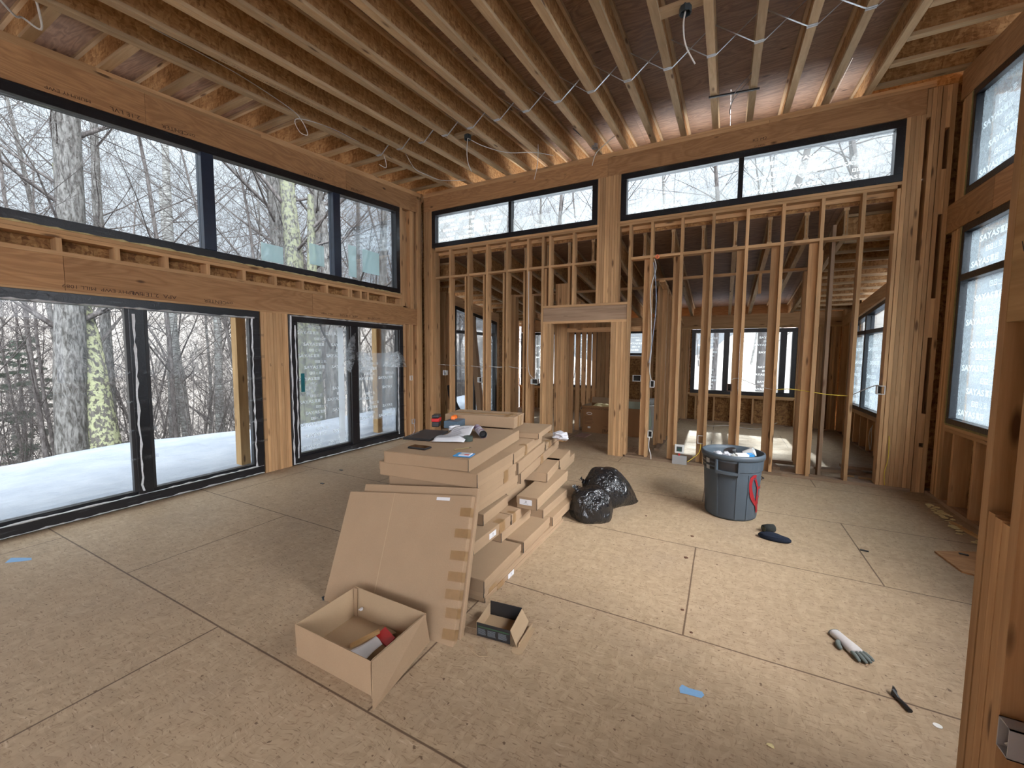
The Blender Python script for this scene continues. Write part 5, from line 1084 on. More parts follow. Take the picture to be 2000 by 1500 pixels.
o = tag(MB().lathe([(.0, 0), (.032, 0), (.045, .10), (.042, .10), (.03, .004)], n=24).build('paper_cup', PLASTICW, smooth=False), 'white cup tipped over at the top of the trash can', 'cup'); o.location = (TCX+.10, TCY+.02, .625); o.rotation_euler = (dg(20), dg(65), dg(10))
o = tag(MB().box(-.08, .08, -.03, .03, 0, .03).build('milk_carton', PLASTICW), 'white and blue carton lying across the trash can', 'carton'); o.location = (TCX+.10, TCY-.10, .622); o.rotation_euler = (dg(8), 0, dg(25)); MB().box(.03, .081, -.031, .031, -.0005, .0305).build('blue_print', BLUECARD, o)
crumple('litter', PLASTICW, 'heap of packaging filling the trash can below the rim', 'litter', (TCX, TCY, .44), (.19, .19, .17), 12, 3)

# ------------------------------------------------------------------ small things on the floor
# glove
def glove():
    r = tag(empty('work_glove', (.688, 2.77, 0), math.radians(-63)), 'white knit work glove with grey coated fingers, palm down on the floor', 'glove')
    def blob(name, mat, pts, rs, par, zs=.62):
        b = MB(); b.tube([Vector(p) for p in pts], rs, 12); o = b.build(name, mat, par, smooth=True); o.scale = (1, 1, 1)
        for v in o.data.vertices: v.co.z = max(.001, v.co.z*zs+.004)
        sub = o.modifiers.new('s', 'SUBSURF'); sub.levels = 1; sub.render_levels = 1; return o
    h = blob('knit_hand', GLOVEW, [(-.115, 0, .012), (-.11, .0, .014), (-.07, .0, .017), (-.03, .0, .018), (.01, -.002, .018), (.04, -.003, .016), (.05, -.003, .014)], [.030, .036, .032, .034, .040, .040, .034], r)
    blob('cuff', GLOVEG, [(-.122, 0, .014), (-.112, 0, .014)], [.037, .037], r)
    blob('palm_coating', GLOVEG, [(-.03, .004, .006), (.01, .006, .007), (.05, .004, .007)], [.034, .044, .042], r, .5)
    for k, (y_, l_, a_, rr_) in enumerate(((.033, .062, .16, .0105), (.012, .074, .05, .0115), (-.011, .078, -.04, .0115), (-.033, .066, -.16, .011))):
        p0 = Vector((.038, y_*.85, .012)); d_ = Vector((math.cos(a_), math.sin(a_), 0)); blob('finger', GLOVEG, [p0, p0+d_*l_*.35+Vector((0, 0, .004)), p0+d_*l_*.7+Vector((0, 0, .002)), p0+d_*l_-Vector((0, 0, .003)), p0+d_*(l_+.006)-Vector((0, 0, .004))], [rr_, rr_*1.05, rr_, rr_*.85, rr_*.4], r, .9)
    blob('thumb', GLOVEG, [(-.045, -.028, .010), (-.028, -.050, .012), (-.005, -.062, .010), (.012, -.064, .008), (.018, -.064, .007)], [.014, .0145, .0135, .011, .005], r, .9)
    b = MB(); rn = random.Random(2)
    for i in range(12): b.box(-.015+rn.uniform(0, .05), -.005+rn.uniform(0, .05), rn.uniform(-.02, .012), rn.uniform(.002, .02)+.0, .0255, .0262)
    b2 = MB()
    for i in range(14):
        x_ = -.02+.004*i; b2.box(x_, x_+.0022, -.016+rn.uniform(0, .01), .010+rn.uniform(0, .008), .0295, .0302)
    b2.build('printed_logo', simple('dark_red_print', (.10, .05, .05), .7), h); return r
glove()
r = tag(empty('black_clip', (.80, 2.435, 0), math.radians(-68)), 'small black plastic clip lying on the floor near the right wall stub', 'clip')
o = MB().tube([(-.03, 0, .010), (.02, 0, .010), (.055, -.002, .008)], [.008, .009, .011], 8).build('stem', BLACK, r); o = MB().hexa([(-.045, -.008, .001), (-.025, -.010, .001), (-.025, .01, .001), (-.045, .008, .001), (-.062, .012, .035), (-.052, .006, .038), (-.045, .02, .02), (-.058, .018, .03)]).build('jaw', BLACK, r); o = MB().hexa([(-.04, -.006, .006), (0, -.006, .012), (0, .006, .012), (-.04, .006, .006), (-.045, -.005, .030), (-.01, -.004, .018), (-.01, .004, .018), (-.045, .005, .03)]).build('web', BLACK, r)
# knit hat and rolled sock by the trash can
def hat():
    r = tag(empty('knit_hat', (.46, 4.16, 0), math.radians(-8)), 'dark navy knit hat lying flat on the floor right of the trash can', 'hat')
    bm = bmesh.new(); bmesh.ops.create_uvsphere(bm, u_segments=28, v_segments=14, radius=1.)
    for v in bm.verts: p = v.co; p.x *= .125*(1-.1*p.y); p.y *= .062; p.z = max(.001, p.z*.038+.020-.016*math.exp(-((p.x-.05)**2+(p.y-.01)**2)*900)*(p.z > 0)); v.co = p
    me = bpy.data.meshes.new('crown'); bm.to_mesh(me); bm.free(); me.materials.append(CLOTH); me.polygons.foreach_set('use_smooth', [True]*len(me.polygons)); o = bpy.data.objects.new('crown', me); C.objects.link(o); o.parent = r
    MB().tube([(-.115, -.02, .028), (-.06, -.048, .036), (.0, -.05, .036), (.06, -.04, .034), (.11, -.015, .026)], .010, 8).build('folded_brim', CLOTH, r, smooth=True)
hat()
r = tag(empty('rolled_glove', (.425, 4.31, 0), math.radians(35)), 'dark rolled knit glove with a cream ribbed opening, behind the navy hat', 'glove')
b = MB(); b.tube([(-.045, 0, .036), (0, 0, .038), (.05, 0, .036), (.062, 0, .034)], [.035, .038, .036, .02], 16); b.build('roll', simple('black_knit', (.014, .015, .013), .9), r, smooth=True)
b = MB()
for i in range(4): b.box(-.047, -.0455, -.020+i*.012, -.016+i*.012, .014, .05)
b.build('ribbing', simple('cream_rib', (.20, .19, .12), .9), r)
def slab(name, mat, label, cat, pts, z0, h, group=None, build=None):
    n = len(pts); b = MB(); b.poly([(p[0], p[1], z0) for p in pts]+[(p[0], p[1], z0+h) for p in pts], [tuple(range(n))[::-1], tuple(range(n, 2*n))]+[(i, (i+1) % n, n+(i+1) % n, n+i) for i in range(n)])
    o = tag(b.build(name, mat), label, cat, group); recentre(o); return o
slab('tape_strip', BLUETAPE, 'strip of blue painter tape stuck to the floor right of centre', 'tape', [(-.128, 2.035), (-.122, 2.005), (-.09, 2.012), (-.03, 2.020), (-.018, 2.045), (-.028, 2.062), (-.085, 2.055), (-.118, 2.062)], .0003, .0012)
slab('tape_strip', BLUETAPE, 'scrap of blue painter tape stuck to the floor at the far left', 'tape', [(-4.88, .90), (-4.80, .855), (-4.72, .93), (-4.69, .965), (-4.74, .975), (-4.80, .945)], .0003, .0012)
slab('plywood_scrap', LVL, 'thin plywood offcut lying on the floor by the right wall', 'offcut', [(1.617, 4.521), (1.655, 4.185), (1.80, 4.13), (2.08, 4.42), (1.98, 4.70)], .0005, .013)
r = tag(empty('plastic_shim', (-2.265, 1.725, 0), math.radians(62)), 'dark ribbed plastic shim on the floor left of the leaning carton', 'shim'); MB().box(-.038, .038, -.022, .022, .0005, .003).build('plate', simple('teal_grey', (.04, .07, .08), .4), r); [MB().box(-.034, .034, y_-.003, y_+.003, .003, .007).build('rib', BLACK, r) for y_ in (-.014, 0, .014)]
slab('foam_wafer', PLASTICW, 'small white disc on the floor near the right wall stub', 'disc', [(.90+.016*math.cos(t_), 2.352+.014*math.sin(t_)) for t_ in [2*PI*i/12 for i in range(12)]], .0005, .003)
for (x, y, s_, m_, nm, lb) in ((-.188, 3.874, .016, LEAF, 'dry_leaf', 'dry brown leaf on the floor left of the trash can'), (-.204, 3.429, .018, LEAF, 'dry_leaf', 'dry brown leaf on the floor just beyond a panel joint'), (-.169, 2.695, .012, LEAF, 'dry_leaf', 'dry leaf bit beside the panel joint in the middle of the floor'), (-.105, 2.492, .010, LEAF, 'dry_leaf', 'tiny leaf bit at the corner of a floor panel'), (-.632, 4.156, .012, LEAF, 'dry_leaf', 'leaf crumb on the floor right of the garbage bags'), (-2.14, 1.93, .012, LEAF, 'dry_leaf', 'dark crumb on the floor left of the leaning carton, nearer the shim'), (-2.25, 2.15, .010, LEAF, 'dry_leaf', 'dark crumb on the floor left of the leaning carton, farther from the shim'), (.238, 1.895, .014, FOAM, 'foam_crumb', 'yellow foam crumb at the bottom of the picture')):
    crumple(nm, m_, lb, 'leaf' if nm == 'dry_leaf' else 'crumb', (x, y, .0005), (s_, s_*.8, s_*.5), x*10, 1)
for (x, y, lb) in ((-4.35, 3.27, 'black plastic chip on the floor, nearest of the two left of the stack'), (-4.63, 3.78, 'dark chip on the floor near the smaller sliding door'), (1.105, 4.273, 'small black chip on the floor in front of the right corner'), (1.80, 4.55, 'black chip lying on the plywood offcut')):
    slab('plastic_chip', BLACK, lb, 'chip', [(x-.028, y-.01), (x+.026, y-.014), (x+.03, y+.008), (x-.024, y+.016)], .014 if x == 1.80 else .0005, .006)
rn = random.Random(12)
for i in range(46):
    t_ = rn.random(); x = 2.135-.10*rn.random()-.02; y = 5.95-1.35*t_+rn.uniform(-.05, .05); s_ = rn.uniform(.010, .034)
    crumple('foam_crumb', FOAM, 'one of the yellow foam crumbs scattered along the right wall', 'crumb', (x-.06*rn.random()*(t_ > .4), y, .0005), (s_, s_*rn.uniform(.5, 1), s_*.7), i*1.3, 1)['group'] = 'foam crumbs along the right wall'
o = tag(MB().obox((0, 0, 0), (.03, .62, .02)).build('wood_lath', FRESH), 'pale wood lath lying among the foam crumbs by the right wall', 'lath'); o.location = (2.08, 5.10, .012); o.rotation_euler = (0, 0, .16)

# ------------------------------------------------------------------ beyond the stud wall
r = tag(empty('appliance_carton', (-2.60, 8.17, 0), math.radians(-2)), 'large brown printed carton, open on top, seen through the doorway', 'box')
cw, cd, ch_ = 1.22, .62, .56
MB().box(0, cw, 0, .005, 0, ch_).build('front_panel', CARD2, r); MB().box(0, cw, cd-.005, cd, 0, ch_).build('back_panel', CARD2, r); MB().box(0, .005, 0, cd, 0, ch_).build('left_panel', CARDIN, r); MB().box(cw-.005, cw, 0, cd, 0, ch_).build('right_panel', CARDIN, r); MB().box(0, cw, 0, cd, 0, .006).build('bottom', CARDIN, r)
MB().hexa([(0, -.004, ch_), (0, 0, ch_), (0, cd, ch_), (-.004, cd, ch_), (-.042, -.02, ch_-.09), (-.036, -.02, ch_-.10), (-.036, cd, ch_-.05), (-.042, cd, ch_-.04)]).build('left_flap', CARD, r)
MB().hexa([(0, cd, ch_), (cw, cd, ch_), (cw, cd+.005, ch_), (0, cd+.005, ch_), (0, cd+.05, ch_+.12), (cw, cd+.05, ch_+.12), (cw, cd+.055, ch_+.12), (0, cd+.055, ch_+.12)]).build('back_flap', CARD, r)
CPR = simple('carton_print', (.10, .045, .02), .7); CPW = simple('carton_print_white', (.62, .55, .48), .7)
F2 = lambda x, z: plane_matrix((x, -.0015, z), (1, 0, 0), (0, 0, 1))
text('printed_words', 'WOODBRIDGE', F2(.19, .505), CPR, r, .055, 1.1); text('printed_words', 'STANDALONE', F2(.60, .505), CPR, r, .055, 1.1); text('printed_words', '[BA403]', F2(.60, .06), CPR, r, .085, 1.1, .001); text('printed_words', 'THIS SIDE UP', F2(.58, .15), CPR, r, .04)
for z in (.33, .30, .27, .24, .21, .18): MB().box(.06, .06+rn.uniform(.12, .22), -.0018, -.0008, z, z+.006).build('printed_line', CPR, r)
b = MB(); n = 20; V = [((.16+(.05 if k else .038)*math.cos(2*PI*i/n)*1.25), -.0016, .40+(.028 if k else .017)*math.sin(2*PI*i/n)) for k in (0, 1) for i in range(n)]; b.poly(V, [(i, (i+1) % n, n+(i+1) % n, n+i) for i in range(n)]); b.build('printed_oval', CPW, r); MB().box(.13, .19, -.0018, -.0008, .09, .13).build('white_label', CPW, r)
crumple('packing_paper', FOAM, 'crumpled brown packing paper in the large printed carton', 'paper', (-2.25, 8.45, .42), (.20, .14, .17), 5, 3); crumple('packing_foam', WHITE, 'white foam packing in the large printed carton', 'foam', (-1.92, 8.48, .42), (.17, .14, .19), 9, 3)
slab('floor_vent_scrap', simple('pinkish_board', (.36, .22, .18), .6), 'flat reddish scrap on the floor inside the doorway', 'scrap', [(-2.60, 7.62), (-2.35, 7.60), (-2.33, 7.95), (-2.55, 7.98)], .0005, .012)
# bathtub beside the carton with a pale green sheet over its end
r = tag(empty('bathtub', (-1.36, 9.35, 0)), 'white bathtub on end side behind the doorway post', 'bathtub')
b = MB(); b.lathe([(.0, .02), (.24, .0), (.30, .06), (.34, .54), (.38, .58), (.36, .60), (.31, .56), (.27, .12), (.0, .10)], n=32, sy=2.0, sx=.95); b.build('basin', TUB, r, smooth=True)
def drape():
    V = []; F = []; n = 14; m = 10
    for j in range(m+1):
        for i in range(n+1):
            u = i/n; v_ = j/m; a = u*2.2-.6; x = -1.62+.34*math.sin(a)*(.9+.12*v_); y = 8.72-.20*math.cos(a)+.02*math.sin(u*19)*v_; z = .66-.62*v_*(.75+.25*math.sin(u*3)); V.append((x, y, z))
    for j in range(m):
        for i in range(n): k = j*(n+1)+i; F.append((k, k+1, k+n+2, k+n+1))
    b = MB(); b.poly(V, F); o = tag(b.build('protective_sheet', GREENC, smooth=True), 'pale green protective sheet draped beside the large printed carton', 'sheet'); recentre(o)
drape()
o = tag(MB().hexa([(-4.62, 7.30, .0), (-4.50, 7.30, .0), (-4.50, 7.42, .0), (-4.62, 7.42, .0), (-5.02, 7.50, 2.45), (-4.90, 7.50, 2.45), (-4.90, 7.60, 2.45), (-5.02, 7.60, 2.45)]).build('long_carton', CARD), 'long narrow cardboard carton leaning behind the studs at the left', 'box'); recentre(o); MB().box(.05, .11, -.115, -.11, 1.3, 1.4).build('shipping_label', WHITE, o) if False else None
b = MB(); b.tube([(-5.16, 7.0, .95), (-5.12, 7.0, .75), (-5.0, 7.0, .50), (-4.86, 7.0, .30), (-4.78, 7.02, .12)], [.05, .062, .066, .066, .066], 14); o = tag(b.build('felt_roll', BLACK, smooth=True), 'bent black roll leaning between the leftmost studs', 'roll'); recentre(o)
o = tag(MB().hexa([(-5.0, 6.86, 0), (-4.93, 6.86, 0), (-4.93, 6.90, 0), (-5.0, 6.90, 0), (-5.18, 6.92, .45), (-5.11, 6.92, .45), (-5.11, 6.96, .45), (-5.18, 6.96, .45)]).build('wood_offcut', FRESH), 'short pale board leaning at the foot of the leftmost studs', 'offcut'); recentre(o)
o = tag(MB().hexa([(-3.86, 7.28, 0), (-3.80, 7.28, 0), (-3.80, 7.30, 0), (-3.86, 7.30, 0), (-4.02, 7.42, 1.0), (-3.96, 7.42, 1.0), (-3.96, 7.44, 1.0), (-4.02, 7.44, 1.0)]).build('wood_lath', PINE2), 'thin lath leaning behind the fifth stud from the left', 'lath'); recentre(o)
for (c_, dm, a_, lb) in (((1.50, 7.10, .019), (.55, .14, .038), .12, 'grey board lying on the floor behind the right studs'), ((1.85, 7.28, .057), (.60, .14, .038), .05, 'board resting across the other behind the right studs'), ((1.75, 6.86, .0065), (.18, .06, .013), -.2, 'short wood chip nearest the far right stud'), ((1.55, 6.90, .0065), (.14, .05, .013), .1, 'short wood chip beside the second stud from the right'), ((1.93, 6.95, .0065), (.16, .08, .013), .3, 'square wood chip next to the built-up post at the right'), ((.70, 6.95, .019), (.28, .09, .038), 1.75, 'short block lying behind the trash can side studs'), ((.56, 6.85, .0065), (.22, .04, .013), .0, 'thin reddish stick on the floor behind the studs')):
    o = tag(MB().obox((0, 0, 0), dm).build('wood_offcut', PINE2 if dm[2] > .02 else FRESH), lb, 'offcut'); o.location = c_; o.rotation_euler = (0, 0, a_)
b = MB(); b.tube([(.47, 6.42, .008), (.50, 6.30, .008), (.53, 6.20, .008), (.49, 6.12, .008), (.42, 6.10, .008), (.38, 6.13, .008)], .006, 6); o = tag(b.build('cord', WIREB), 'black cord on the floor just behind the trash can', 'cord'); recentre(o)
# grey box with the white framed device on the bottom plate
o = tag(MB().box(-.10, .10, -.04, 0, 0, .13).build('grey_panel', GREYB), 'grey metal plate box standing against the bottom plate left of the trash can', 'panel'); o.location = (-.53, 6.452, 0); bevel(o, .002, 1)
r = tag(empty('white_device', (-.535, 6.425, .132)), 'white framed device with a dark centre above the grey box', 'device')
b = MB(); b.hexa([(-.065, -.012, .03), (.065, -.012, .03), (.065, .012, .03), (-.065, .012, .03), (-.065, -.012, .165), (.065, -.012, .165), (.065, .012, .165), (-.065, .012, .165)]); o = b.build('frame', PLASTICW, r); bevel(o, .011, 3); o = MB().box(-.037, .037, -.016, -.0125, .062, .135).build('screen', simple('dark_display', (.05, .06, .06), .3), r); MB().box(-.02, .02, -.018, -.0165, .07, .10).build('display_image', simple('green_display', (.02, .09, .07), .4), o); MB().box(-.012, .012, -.012, .008, .0, .031).build('red_stem', RED, r)

# ------------------------------------------------------------------ electrical boxes and cables
def ebox(x, y, z, w, h, mat, label, face='y', deep=.07):
    r = tag(empty('electrical_box', (x, y, z)), label, 'electrical box'); b = MB(); t = .004
    if face == 'y':
        b.box(-w/2, w/2, deep-t, deep, -h/2, h/2); b.box(-w/2, -w/2+t, 0, deep, -h/2, h/2); b.box(w/2-t, w/2, 0, deep, -h/2, h/2); b.box(-w/2, w/2, 0, deep, -h/2, -h/2+t); b.box(-w/2, w/2, 0, deep, h/2-t, h/2); b.box(-w/2-.004, w/2+.004, -.002, .002, h/2-.004, h/2+.004); b.box(-w/2-.004, w/2+.004, -.002, .002, -h/2-.004, -h/2+.004); b.box(-w/2-.004, -w/2+.004, -.002, .002, -h/2, h/2); b.box(w/2-.004, w/2+.004, -.002, .002, -h/2, h/2)
        MB().box(-w/2+t, w/2-t, deep-t-.002, deep-t, -h/2+t, h/2-t).build('back_plate', INK, r)
    else:
        b.box(deep-t, deep, -w/2, w/2, -h/2, h/2); b.box(0, deep, -w/2, -w/2+t, -h/2, h/2); b.box(0, deep, w/2-t, w/2, -h/2, h/2); b.box(0, deep, -w/2, w/2, -h/2, -h/2+t); b.box(0, deep, -w/2, w/2, h/2-t, h/2)
    b.build('shell', mat, r); return r
GP = simple('box_grey_plastic', (.42, .42, .44), .45)
ebox(.788, 1.722-.03, .485, .055, .095, GP, 'grey electrical box nailed to the stud at the lower right edge', 'x', .07)
b = MB(); b.tube([(.80, 1.69, .52), (.806, 1.675, .49), (.80, 1.70, .46)], .004, 6); o = tag(b.build('wire_loop', WIREW), 'white wires inside the grey box at the lower right edge', 'cable'); recentre(o)
for (x, z, w, h, m_, lb) in ((-.965, 1.177, .06, .10, PLASTICW, 'white box on the stud right of the doorway, upper one'), (-.972, .396, .06, .10, PLASTICW, 'white box on the stud right of the doorway, lower one'), (-.255, .385, .08, .115, PLASTICW, 'white framed box on the stud above the trash can left side'), (.085, 1.17, .055, .10, simple('brown_box', (.16, .09, .06), .6), 'brown box on the stud in front of the far window'), (1.715, 1.215, .07, .10, PLASTICW, 'white box with black inside on the right built-up post'), (-2.95, 1.14, .13, .09, PLASTICW, 'double white box on the stud left of the doorway'), (-4.90, 1.24, .07, .09, PLASTICW, 'white box near the leftmost studs'), (-4.08, 1.13, .09, .09, PLASTICW, 'pale box between the middle left studs')):
    ebox(x, YB-.006 if x > 1.6 else YB+.03, z, w, h, m_, lb)
ebox(-5.375, 6.07, 1.14, .06, .09, PLASTICW, 'white box on the left wall right of the sliding door, upper one', 'x', -.05); ebox(-5.375, 6.12, .28, .08, .09, GP, 'grey box on the left wall right of the sliding door, lower one', 'x', -.05)
ebox(-1.29, 7.0, 1.23, .13, .10, PLASTICW, 'white box on the bathroom partition post')
def cable(pts, r_, mat, label, name='cable'):
    P_ = [Vector(p) for p in pts]; out = []
    for i in range(len(P_)-1):
        a, b_, c_, d_ = P_[max(i-1, 0)], P_[i], P_[i+1], P_[min(i+2, len(P_)-1)]
        for k in range(6):
            t_ = k/6; out.append(.5*((2*b_)+(c_-a)*t_+(2*a-5*b_+4*c_-d_)*t_*t_+(3*b_-a-3*c_+d_)*t_**3))
    out.append(P_[-1]); b = MB(); b.tube(out, r_, 6); o = tag(b.build(name, mat, smooth=True), label, 'cable'); recentre(o); return o
cable([(-5.10, 6.53, 1.40), (-4.74, 6.53, 1.39), (-4.5, 6.53, 1.385), (-4.32, 6.53, 1.39), (-4.1, 6.53, 1.37), (-3.92, 6.53, 1.39), (-3.7, 6.53, 1.375), (-3.49, 6.53, 1.39), (-3.3, 6.53, 1.37), (-3.08, 6.53, 1.385)], .006, WIREW, 'white cable drawn level through the left studs')
cable([(-3.06, 6.46, 3.05), (-3.055, 6.45, 2.6), (-3.05, 6.45, 2.1), (-3.06, 6.45, 1.6), (-3.03, 6.45, 1.30), (-2.96, 6.47, 1.2)], .006, WIREW, 'white cable running down the sixth stud into the double box')
cable([(-2.95, 6.5, 1.2), (-2.86, 6.5, 1.38), (-2.75, 6.52, 1.34), (-2.66, 6.52, 1.16)], .006, WIREW, 'short grey cable curving out beside the double box')
cable([(-.98, 6.44, 3.05), (-.955, 6.44, 2.9), (-1.02, 6.44, 2.6), (-1.0, 6.44, 2.2), (-.985, 6.44, 1.7), (-1.0, 6.44, 1.4), (-.97, 6.45, 1.23)], .007, WIREW, 'white cable hanging down the stud right of the doorway')
cable([(-.99, 6.44, 3.0), (-.95, 6.43, 2.7), (-.935, 6.43, 2.3), (-.975, 6.43, 1.8), (-1.01, 6.43, 1.5)], .005, simple('blue_cable', (.35, .42, .55), .5), 'bluish cable beside the white one on the stud right of the doorway')
cable([(-.965, 6.44, 3.07), (-.94, 6.42, 3.10), (-.915, 6.42, 3.07), (-.945, 6.43, 3.05)], .012, simple('orange_twist', (.9, .25, .12), .6), 'orange twisted wire end near the blocking right of the doorway', 'wire_nut')
cable([(-.97, 6.45, .36), (-.975, 6.43, .22), (-.94, 6.42, .10), (-.93, 6.40, .03)], .006, WIREW, 'white cable dropping from the lower white box to the floor')
cable([(-.25, 6.47, .33), (-.27, 6.45, .20), (-.36, 6.44, .10), (-.42, 6.42, .05)], .005, WIREY, 'yellow cable dropping beside the trash can')
cable([(.10, 6.53, 1.28), (.2, 6.53, 1.30), (.45, 6.53, 1.20), (.62, 6.53, 1.16)], .005, WIREW, 'grey cable arching in front of the far window')
cable([(.62, 6.53, 1.16), (.80, 6.52, 1.18), (1.02, 6.52, 1.155), (1.2, 6.52, 1.13), (1.43, 6.52, 1.12)], .005, WIREY, 'yellow cable drawn level between the right studs')
cable([(1.43, 6.52, 1.12), (1.55, 6.50, 1.20), (1.66, 6.45, 1.27), (1.71, 6.44, 1.26)], .006, simple('grey_cable', (.3, .28, .27), .5), 'grey cable arching to the white box on the right post')
cable([(-.24, 7.2, 2.85), (-.22, 7.2, 2.2), (-.25, 7.2, 1.6), (-.22, 7.2, 1.0), (-.32, 7.2, .70), (-.20, 7.2, .50), (.1, 7.2, .52), (.5, 7.2, .50), (.75, 7.2, .62)], .006, WIREW, 'white cable looping behind the middle studs')
cable([(.72, 7.2, 2.75), (.70, 7.2, 2.5), (.69, 7.2, 2.15)], .006, WIREW, 'white cable end hanging behind the right studs')
cable([(-5.375, 6.12, .25), (-5.36, 6.13, .14), (-5.35, 6.08, .06), (-5.36, 6.01, .03)], .006, WIREW, 'white cable looping below the lower grey box on the left wall')
cable([(1.82, 6.45, .66), (1.825, 6.44, .4), (1.80, 6.44, .2), (1.81, 6.44, .05)], .004, WIREY, 'thin yellow cord at the foot of the right built-up post')
cable([(2.20, 8.55, .50), (2.17, 8.48, .42), (2.17, 8.44, .25), (2.18, 8.52, .10), (2.17, 8.58, .30), (2.19, 8.60, .45)], .006, WIREW, 'cable loop hanging under the far right window')
# ceiling boxes and cables
def round_box(x, y, z, label, mat):
    r = tag(empty('ceiling_box', (x, y, z)), label, 'electrical box'); b = MB(); b.lathe([(.0, .055), (.048, .055), (.050, .0), (.044, .0), (.042, .045), (.0, .045)], n=8); b.build('shell', mat, r); return r
DK = simple('dark_grey_box', (.035, .045, .05), .5)
x3 = (JX[3]+JX[4])/2; z3 = ceil_z(4.9)-.01; round_box(x3, 4.895, z3, 'dark round ceiling box between the joists at left, with two cables', DK)
x10 = (JX[10]+JX[11])/2; round_box(x10+.03, 3.875, ceil_z(3.9)-.02, 'dark round ceiling box near the top centre right', DK); round_box(JX[7]+.03, 6.10, ceil_z(6.1)-.03, 'galvanised ceiling box near the back header', STEEL)
cable([(x3, 4.895, z3+.02), (x3-.01, 4.89, z3-.15), (x3, 4.90, z3-.30), (x3+.04, 4.93, z3-.42)], .006, WIREW, 'white cable end hanging from the left round ceiling box')
cable([(x3, 4.895, z3+.02), (x3+.12, 5.1, z3-.02), (x3+.3, 5.5, z3+.02), (x3+.62, 5.75, z3+.06), (x3+.85, 5.95, z3+.05)], .005, WIREW, 'long white cable sagging from the left round box toward the back')
cable([(JX[5]+.1, 5.7, ceil_z(5.7)+.05), (JX[5]+.1, 5.7, ceil_z(5.7)-.10), (JX[5]+.08, 5.72, ceil_z(5.7)-.25), (JX[5]+.02, 5.75, ceil_z(5.7)-.42)], .005, WIREW, 'white cable end hanging below the sixth joist')
cable([(x10+.03, 3.875, ceil_z(3.9)), (x10+.02, 3.86, ceil_z(3.9)-.12), (x10+.04, 3.9, ceil_z(3.9)-.26), (x10+.11, 4.0, ceil_z(3.9)-.37)], .007, WIREW, 'white cable end hanging from the top centre right box')
cable([(JX[8]-.02, 5.95, ceil_z(6)+.02), (JX[7]+.20, 6.05, ceil_z(6)-.02), (JX[7]+.05, 6.1, ceil_z(6)-.10), (JX[7]-.02, 6.15, ceil_z(6)-.24)], .006, WIREW, 'white cable hanging from the galvanised ceiling box')
cable([(JX[7]+.03, 6.1, ceil_z(6.1)+.01), (JX[7]-.05, 5.8, ceil_z(5.8)+.03), (JX[7]-.10, 5.5, ceil_z(5.5)+.05)], .006, DK, 'dark blue cable running along the joist from the galvanised box')
cable([(JX[6]+.05, 6.85, ceil_z(6.9)+.06), (JX[8], 6.85, ceil_z(6.9)+.09), (JX[10], 6.85, ceil_z(6.9)+.08), (JX[12]-.1, 6.80, ceil_z(6.9)+.10)], .006, WIREW, 'white cable crossing the joists above the back header')
o = tag(MB().hexa([(JX[11]-.05, 5.46, ceil_z(5.46)-.022), (JX[12]+.06, 5.55, ceil_z(5.55)-.022), (JX[12]+.06, 5.57, ceil_z(5.55)-.022), (JX[11]-.05, 5.48, ceil_z(5.46)-.022), (JX[11]-.05, 5.46, ceil_z(5.46)-.006), (JX[12]+.06, 5.55, ceil_z(5.55)-.006), (JX[12]+.06, 5.57, ceil_z(5.55)-.006), (JX[11]-.05, 5.48, ceil_z(5.46)-.006)]).build('black_strap', BLACK), 'black strap spanning two joists near the back header', 'strap'); recentre(o)
cable([(JX[12]-.03, 5.5, ceil_z(5.5)+.15), (JX[11]+.25, 5.5, ceil_z(5.5)+.02), (JX[11]+.20, 5.55, ceil_z(5.5)-.05), (JX[11]+.17, 5.9, ceil_z(5.9)-.08), (JX[11]+.2, 5.7, ceil_z(5.7)-.02), (JX[12]-.03, 5.55, ceil_z(5.5)+.12)], .004, simple('grey_cable2', (.3, .28, .27), .5), 'thin grey cable loop over the black strap')
cable([(-4.76, .95, ceil_z(1)+.02), (-4.95, 1.15, ceil_z(1.1)-.05), (-5.05, 1.22, ceil_z(1.2)+.0), (-4.98, 1.30, ceil_z(1.2)-.06), (-4.80, 1.25, ceil_z(1.2)-.02), (-4.70, 1.2, ceil_z(1.2)+.05)], .008, WIREW, 'white cable loop hanging at the top left corner')
cable([(JX[0]+.02, 1.9, ceil_z(1.9)+.20), (JX[0]+.03, 2.6, ceil_z(2.6)+.16), (JX[0]+.03, 3.2, ceil_z(3.2)+.06), (JX[0]+.05, 3.35, ceil_z(3.3)-.03), (JX[0]+.02, 3.45, ceil_z(3.3)-.14), (JX[0]-.04, 3.38, ceil_z(3.3)-.12), (JX[0]+.04, 3.3, ceil_z(3.3)-.03), (JX[0]+.03, 3.8, ceil_z(3.8)+.05), (JX[0]+.03, 4.5, ceil_z(4.5)+.02)], .005, WIREW, 'white cable running along the first long joist with a hanging loop')
cable([(JX[0]+.03, 4.7, ceil_z(4.7)+.03), (JX[0]+.03, 4.75, ceil_z(4.7)-.06), (JX[0]-.02, 4.80, ceil_z(4.7)-.12), (JX[0]-.08, 4.72, ceil_z(4.7)-.09)], .006, WIREW, 'small white cable curl under the first long joist')
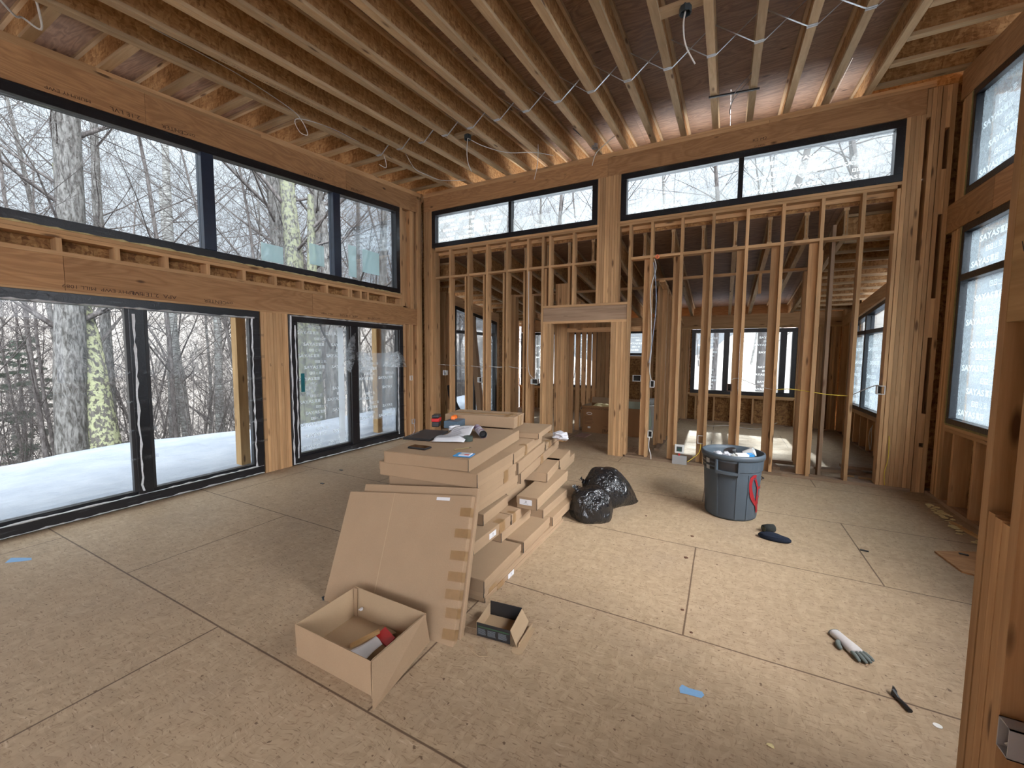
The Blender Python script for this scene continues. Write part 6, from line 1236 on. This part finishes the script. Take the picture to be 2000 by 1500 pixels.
cable([(JX[0]+.20, 5.0, ceil_z(5)+.10), (JX[0]+.12, 5.3, ceil_z(5.3)-.02), (JX[0]+.10, 5.6, ceil_z(5.6)-.02), (JX[0]+.2, 5.9, ceil_z(5.9)-.05), (JX[0]+.5, 6.2, ceil_z(6.2)-.02)], .005, WIREW, 'thin white cable sagging near the back left corner of the ceiling')

# stamped words on the beams
MILL = simple('mill_stamp', (.07, .035, .02), .8)
def stamp(body, M, par, size, sx=1.2): return inl(text('mill_stamp', body, M, MILL, par, size, sx), par)
for (y, z, s_, t_) in ((1.72, 2.215, .045, 'MURPHY EWP  MILL 1089'), (2.10, 2.215, .055, 'APA  2.1E LVL'), (2.72, 2.215, .055, 'onCENTER'), (4.22, 2.215, .04, 'MILL 1089'), (4.62, 2.215, .05, 'APA  2.1E LVL'), (5.15, 2.215, .05, 'onCENTER')):
    stamp(t_, plane_matrix((XL+.0015, y, z), (0, -1, 0), (0, 0, -1)), WL, s_)
for (y, s_, t_) in ((1.55, .04, 'MURPHY EWP'), (1.95, .055, '2.1E LVL'), (2.40, .055, 'onCENTER'), (4.05, .045, 'APA  2.1E LVL'), (4.85, .05, 'onCENTER')):
    stamp(t_, plane_matrix((XL+.0015, y, ceil_z(y)-.34), (0, -1, -.092), (0, .092, -1)), WL, s_)
stamp('K2 M2', plane_matrix((.30, YB-.0015, 4.48), (1, 0, 0), (0, 0, 1)), WB, .05); stamp('SP-DEW', plane_matrix((.30, YB-.0015, 4.40), (1, 0, 0), (0, 0, 1)), WB, .03)
for i, (y, s_, t_) in enumerate(((2.4, .022, 'ETI - 18-05-2021 11 0221-3-03/5  1-0401 01K 081 255 001 J 11/06-25 A 1120'),)):
    inl(text('mill_stamp', t_, plane_matrix((JX[1]-.0008, 2.9, ceil_z(2.9)-.0012), (0, 1, .092), (-1, 0, 0)), MILL, CE, .028, 1.4), CE)
text('pen_mark', 'W', plane_matrix((.7995, 1.835, 1.96), (0, -1, 0), (0, 0, 1)), INK, None, .05)
tag(C.objects[-1], 'hand-drawn black letter on the board at the right edge', 'mark')
for (x, y) in ((3.32, 1.45), (3.48, 1.45)): inl(text('mill_stamp', 'SPF', plane_matrix((XL+.001, x, y), (0, 0, 1), (0, -1, 0)), MILL, WL, .03), WL)
